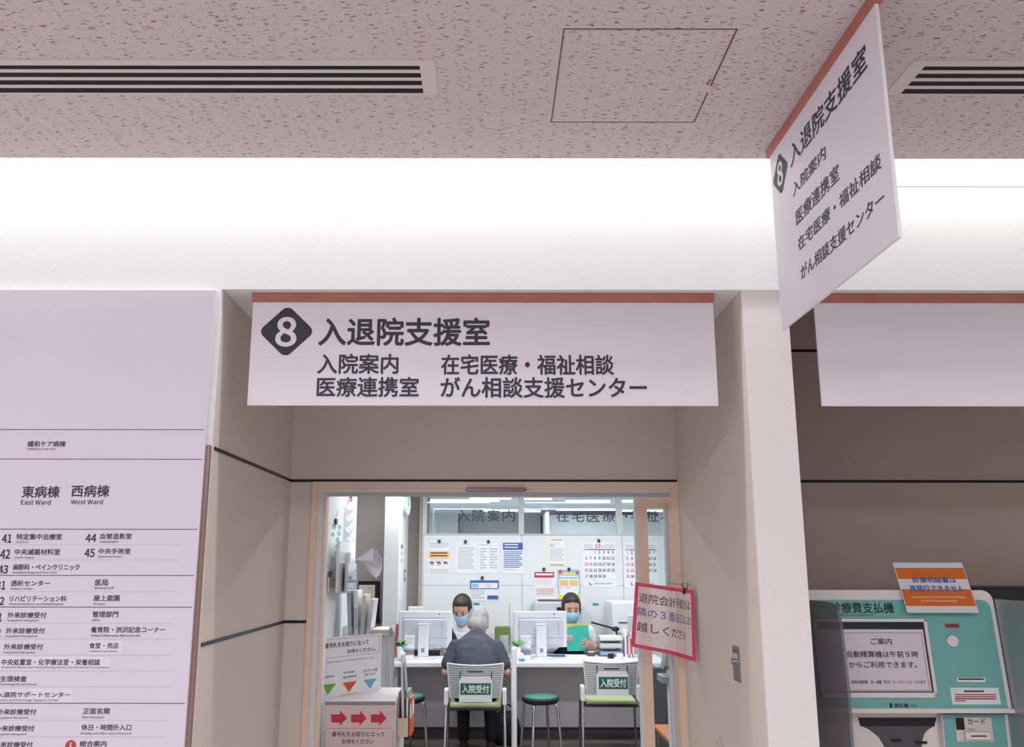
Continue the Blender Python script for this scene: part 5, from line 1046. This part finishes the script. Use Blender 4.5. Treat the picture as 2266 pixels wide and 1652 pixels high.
man = dict(spine=[(0, -.02, .55), (0, .06, .74), (0, .15, .91), (0, .22, .985)], head=(.015, .305, 1.062), pitch=math.radians(32), yaw=-.06, hk=1.16, wide=1.04, top=TSH, toplabel='dark slate T-shirt', sleeve=.68, hairmat=HAIRG,
  arms=[((-.180, .135, .885), (-.262, .10, .675), (-.20, .33, .60), (.25, .9, -.1), (0, 0, -1), .35), ((.180, .135, .885), (.262, .10, .675), (.20, .33, .60), (-.25, .9, -.1), (0, 0, -1), .35)],
  legs=[((-.09, .02, .53), (-.12, .42, .51), (-.11, .36, .085)), ((.09, .02, .53), (.12, .42, .51), (.13, .34, .085))], hair=[((0, -.020, .028), (.083, .099, .104)), ((0, -.038, -.015), (.080, .078, .075))], cut=lambda p: not (p.y > .055 and p.z < .075))
person('grey-haired person in a dark slate T-shirt seated with their back to the door', (c1.x, 7.90, 0), 0.0, man)
wcut = lambda p: not (p.y > .035 and p.z < .100-.5*abs(p.x) and abs(p.x) < .070)
whair = [((0, -.016, .034), (.088, .106, .108)), ((0, -.03, -.02), (.085, .082, .075)), ((0, .030, .090), (.060, .058, .038)), ((-.072, .0, -.01), (.016, .042, .05)), ((.072, .0, -.01), (.016, .042, .05))]
w1 = dict(spine=[(0, 0, .55), (0, .02, .74), (0, .07, .93), (0, .115, .995)], head=(-.0, .16, 1.135), pitch=math.radians(30), yaw=-.25, hk=1.12, top=BLOU, toplabel='white blouse', sleeve=1.85, vest=VEST, hairmat=HAIRD, mask=True,
  arms=[((-.175, .06, .92), (-.23, .10, .76), (-.16, .30, .77), (.2, 1, 0), (0, 0, -1), .25), ((.175, .06, .92), (.24, .12, .76), (.14, .32, .77), (-.2, 1, 0), (0, 0, -1), .25)],
  legs=[((-.09, .02, .53), (-.10, .30, .50), (-.10, .20, .085)), ((.09, .02, .53), (.10, .30, .50), (.10, .20, .085))], hair=whair, cut=wcut)
person('dark-haired clerk in a vest and pale blue mask facing the grey-haired man', (W1.x, W1.y, 0), math.radians(180), w1)
hR = at(1316, 1432, 9.07); hL = at(1247, 1410, 9.08); lw = lambda p: V((-(p.x-W2.x), -(p.y-W2.y), p.z))
a1_, a2_ = lw(hR), lw(hL)
w2 = dict(spine=[(0, 0, .55), (0, .01, .74), (0, .04, .935), (0, .075, 1.0)], head=(0, .09, 1.145), pitch=math.radians(16), yaw=.06, hk=1.12, top=BLOU, toplabel='white blouse', sleeve=1.8, hairmat=HAIRD, mask=True, vest=VEST,
  arms=[((-.175, .03, .92), (-.27, .06, .71), (a1_.x, a1_.y, a1_.z), (.86, .22, .38), (0, -1, 0), .16), ((.175, .03, .92), (.25, .07, .72), (a2_.x, a2_.y, a2_.z), (-.92, .24, -.05), (0, -1, 0), .16)],
  legs=[((-.09, .02, .53), (-.10, .26, .50), (-.10, .18, .085)), ((.09, .02, .53), (.10, .26, .50), (.10, .18, .085))], hair=whair, cut=wcut)
person('dark-haired woman in a blue mask and white sleeves reading a teal folder', (W2.x, W2.y, 0), math.radians(180), w2)
# the folder she holds
p0_, p1_ = at(1255, 1440, 9.06), at(1302.5, 1384, 9.06); b = MB(); ymid = 9.06
b.prism([(p0_.x, ymid-.004, p0_.z), ((p0_.x+p1_.x)/2-.01, ymid-.022, p0_.z+.004), (p1_.x, ymid-.006, p0_.z+.005), (p1_.x, ymid-.004, p1_.z+.003), ((p0_.x+p1_.x)/2-.01, ymid-.02, p1_.z), (p0_.x+.008, ymid, p1_.z-.02)], (0, .0025, 0), mat('folder_teal', (62, 194, 176), 0.55))
T = Thing('document_folder', 'teal document folder held up by the reading woman', 'folder'); T.part('cover', b)
T.part('sheets', MB().prism([(p0_.x, ymid+.006, p0_.z+.02), (p1_.x, ymid+.006, p0_.z+.02), (p1_.x-.003, ymid+.01, p1_.z+.022), (p0_.x+.0, ymid+.01, p1_.z+.018)], (0, .003, 0), mat('sheet_yellow', (222, 210, 112), 0.6)), None, 'yellow sheets')
T.done()
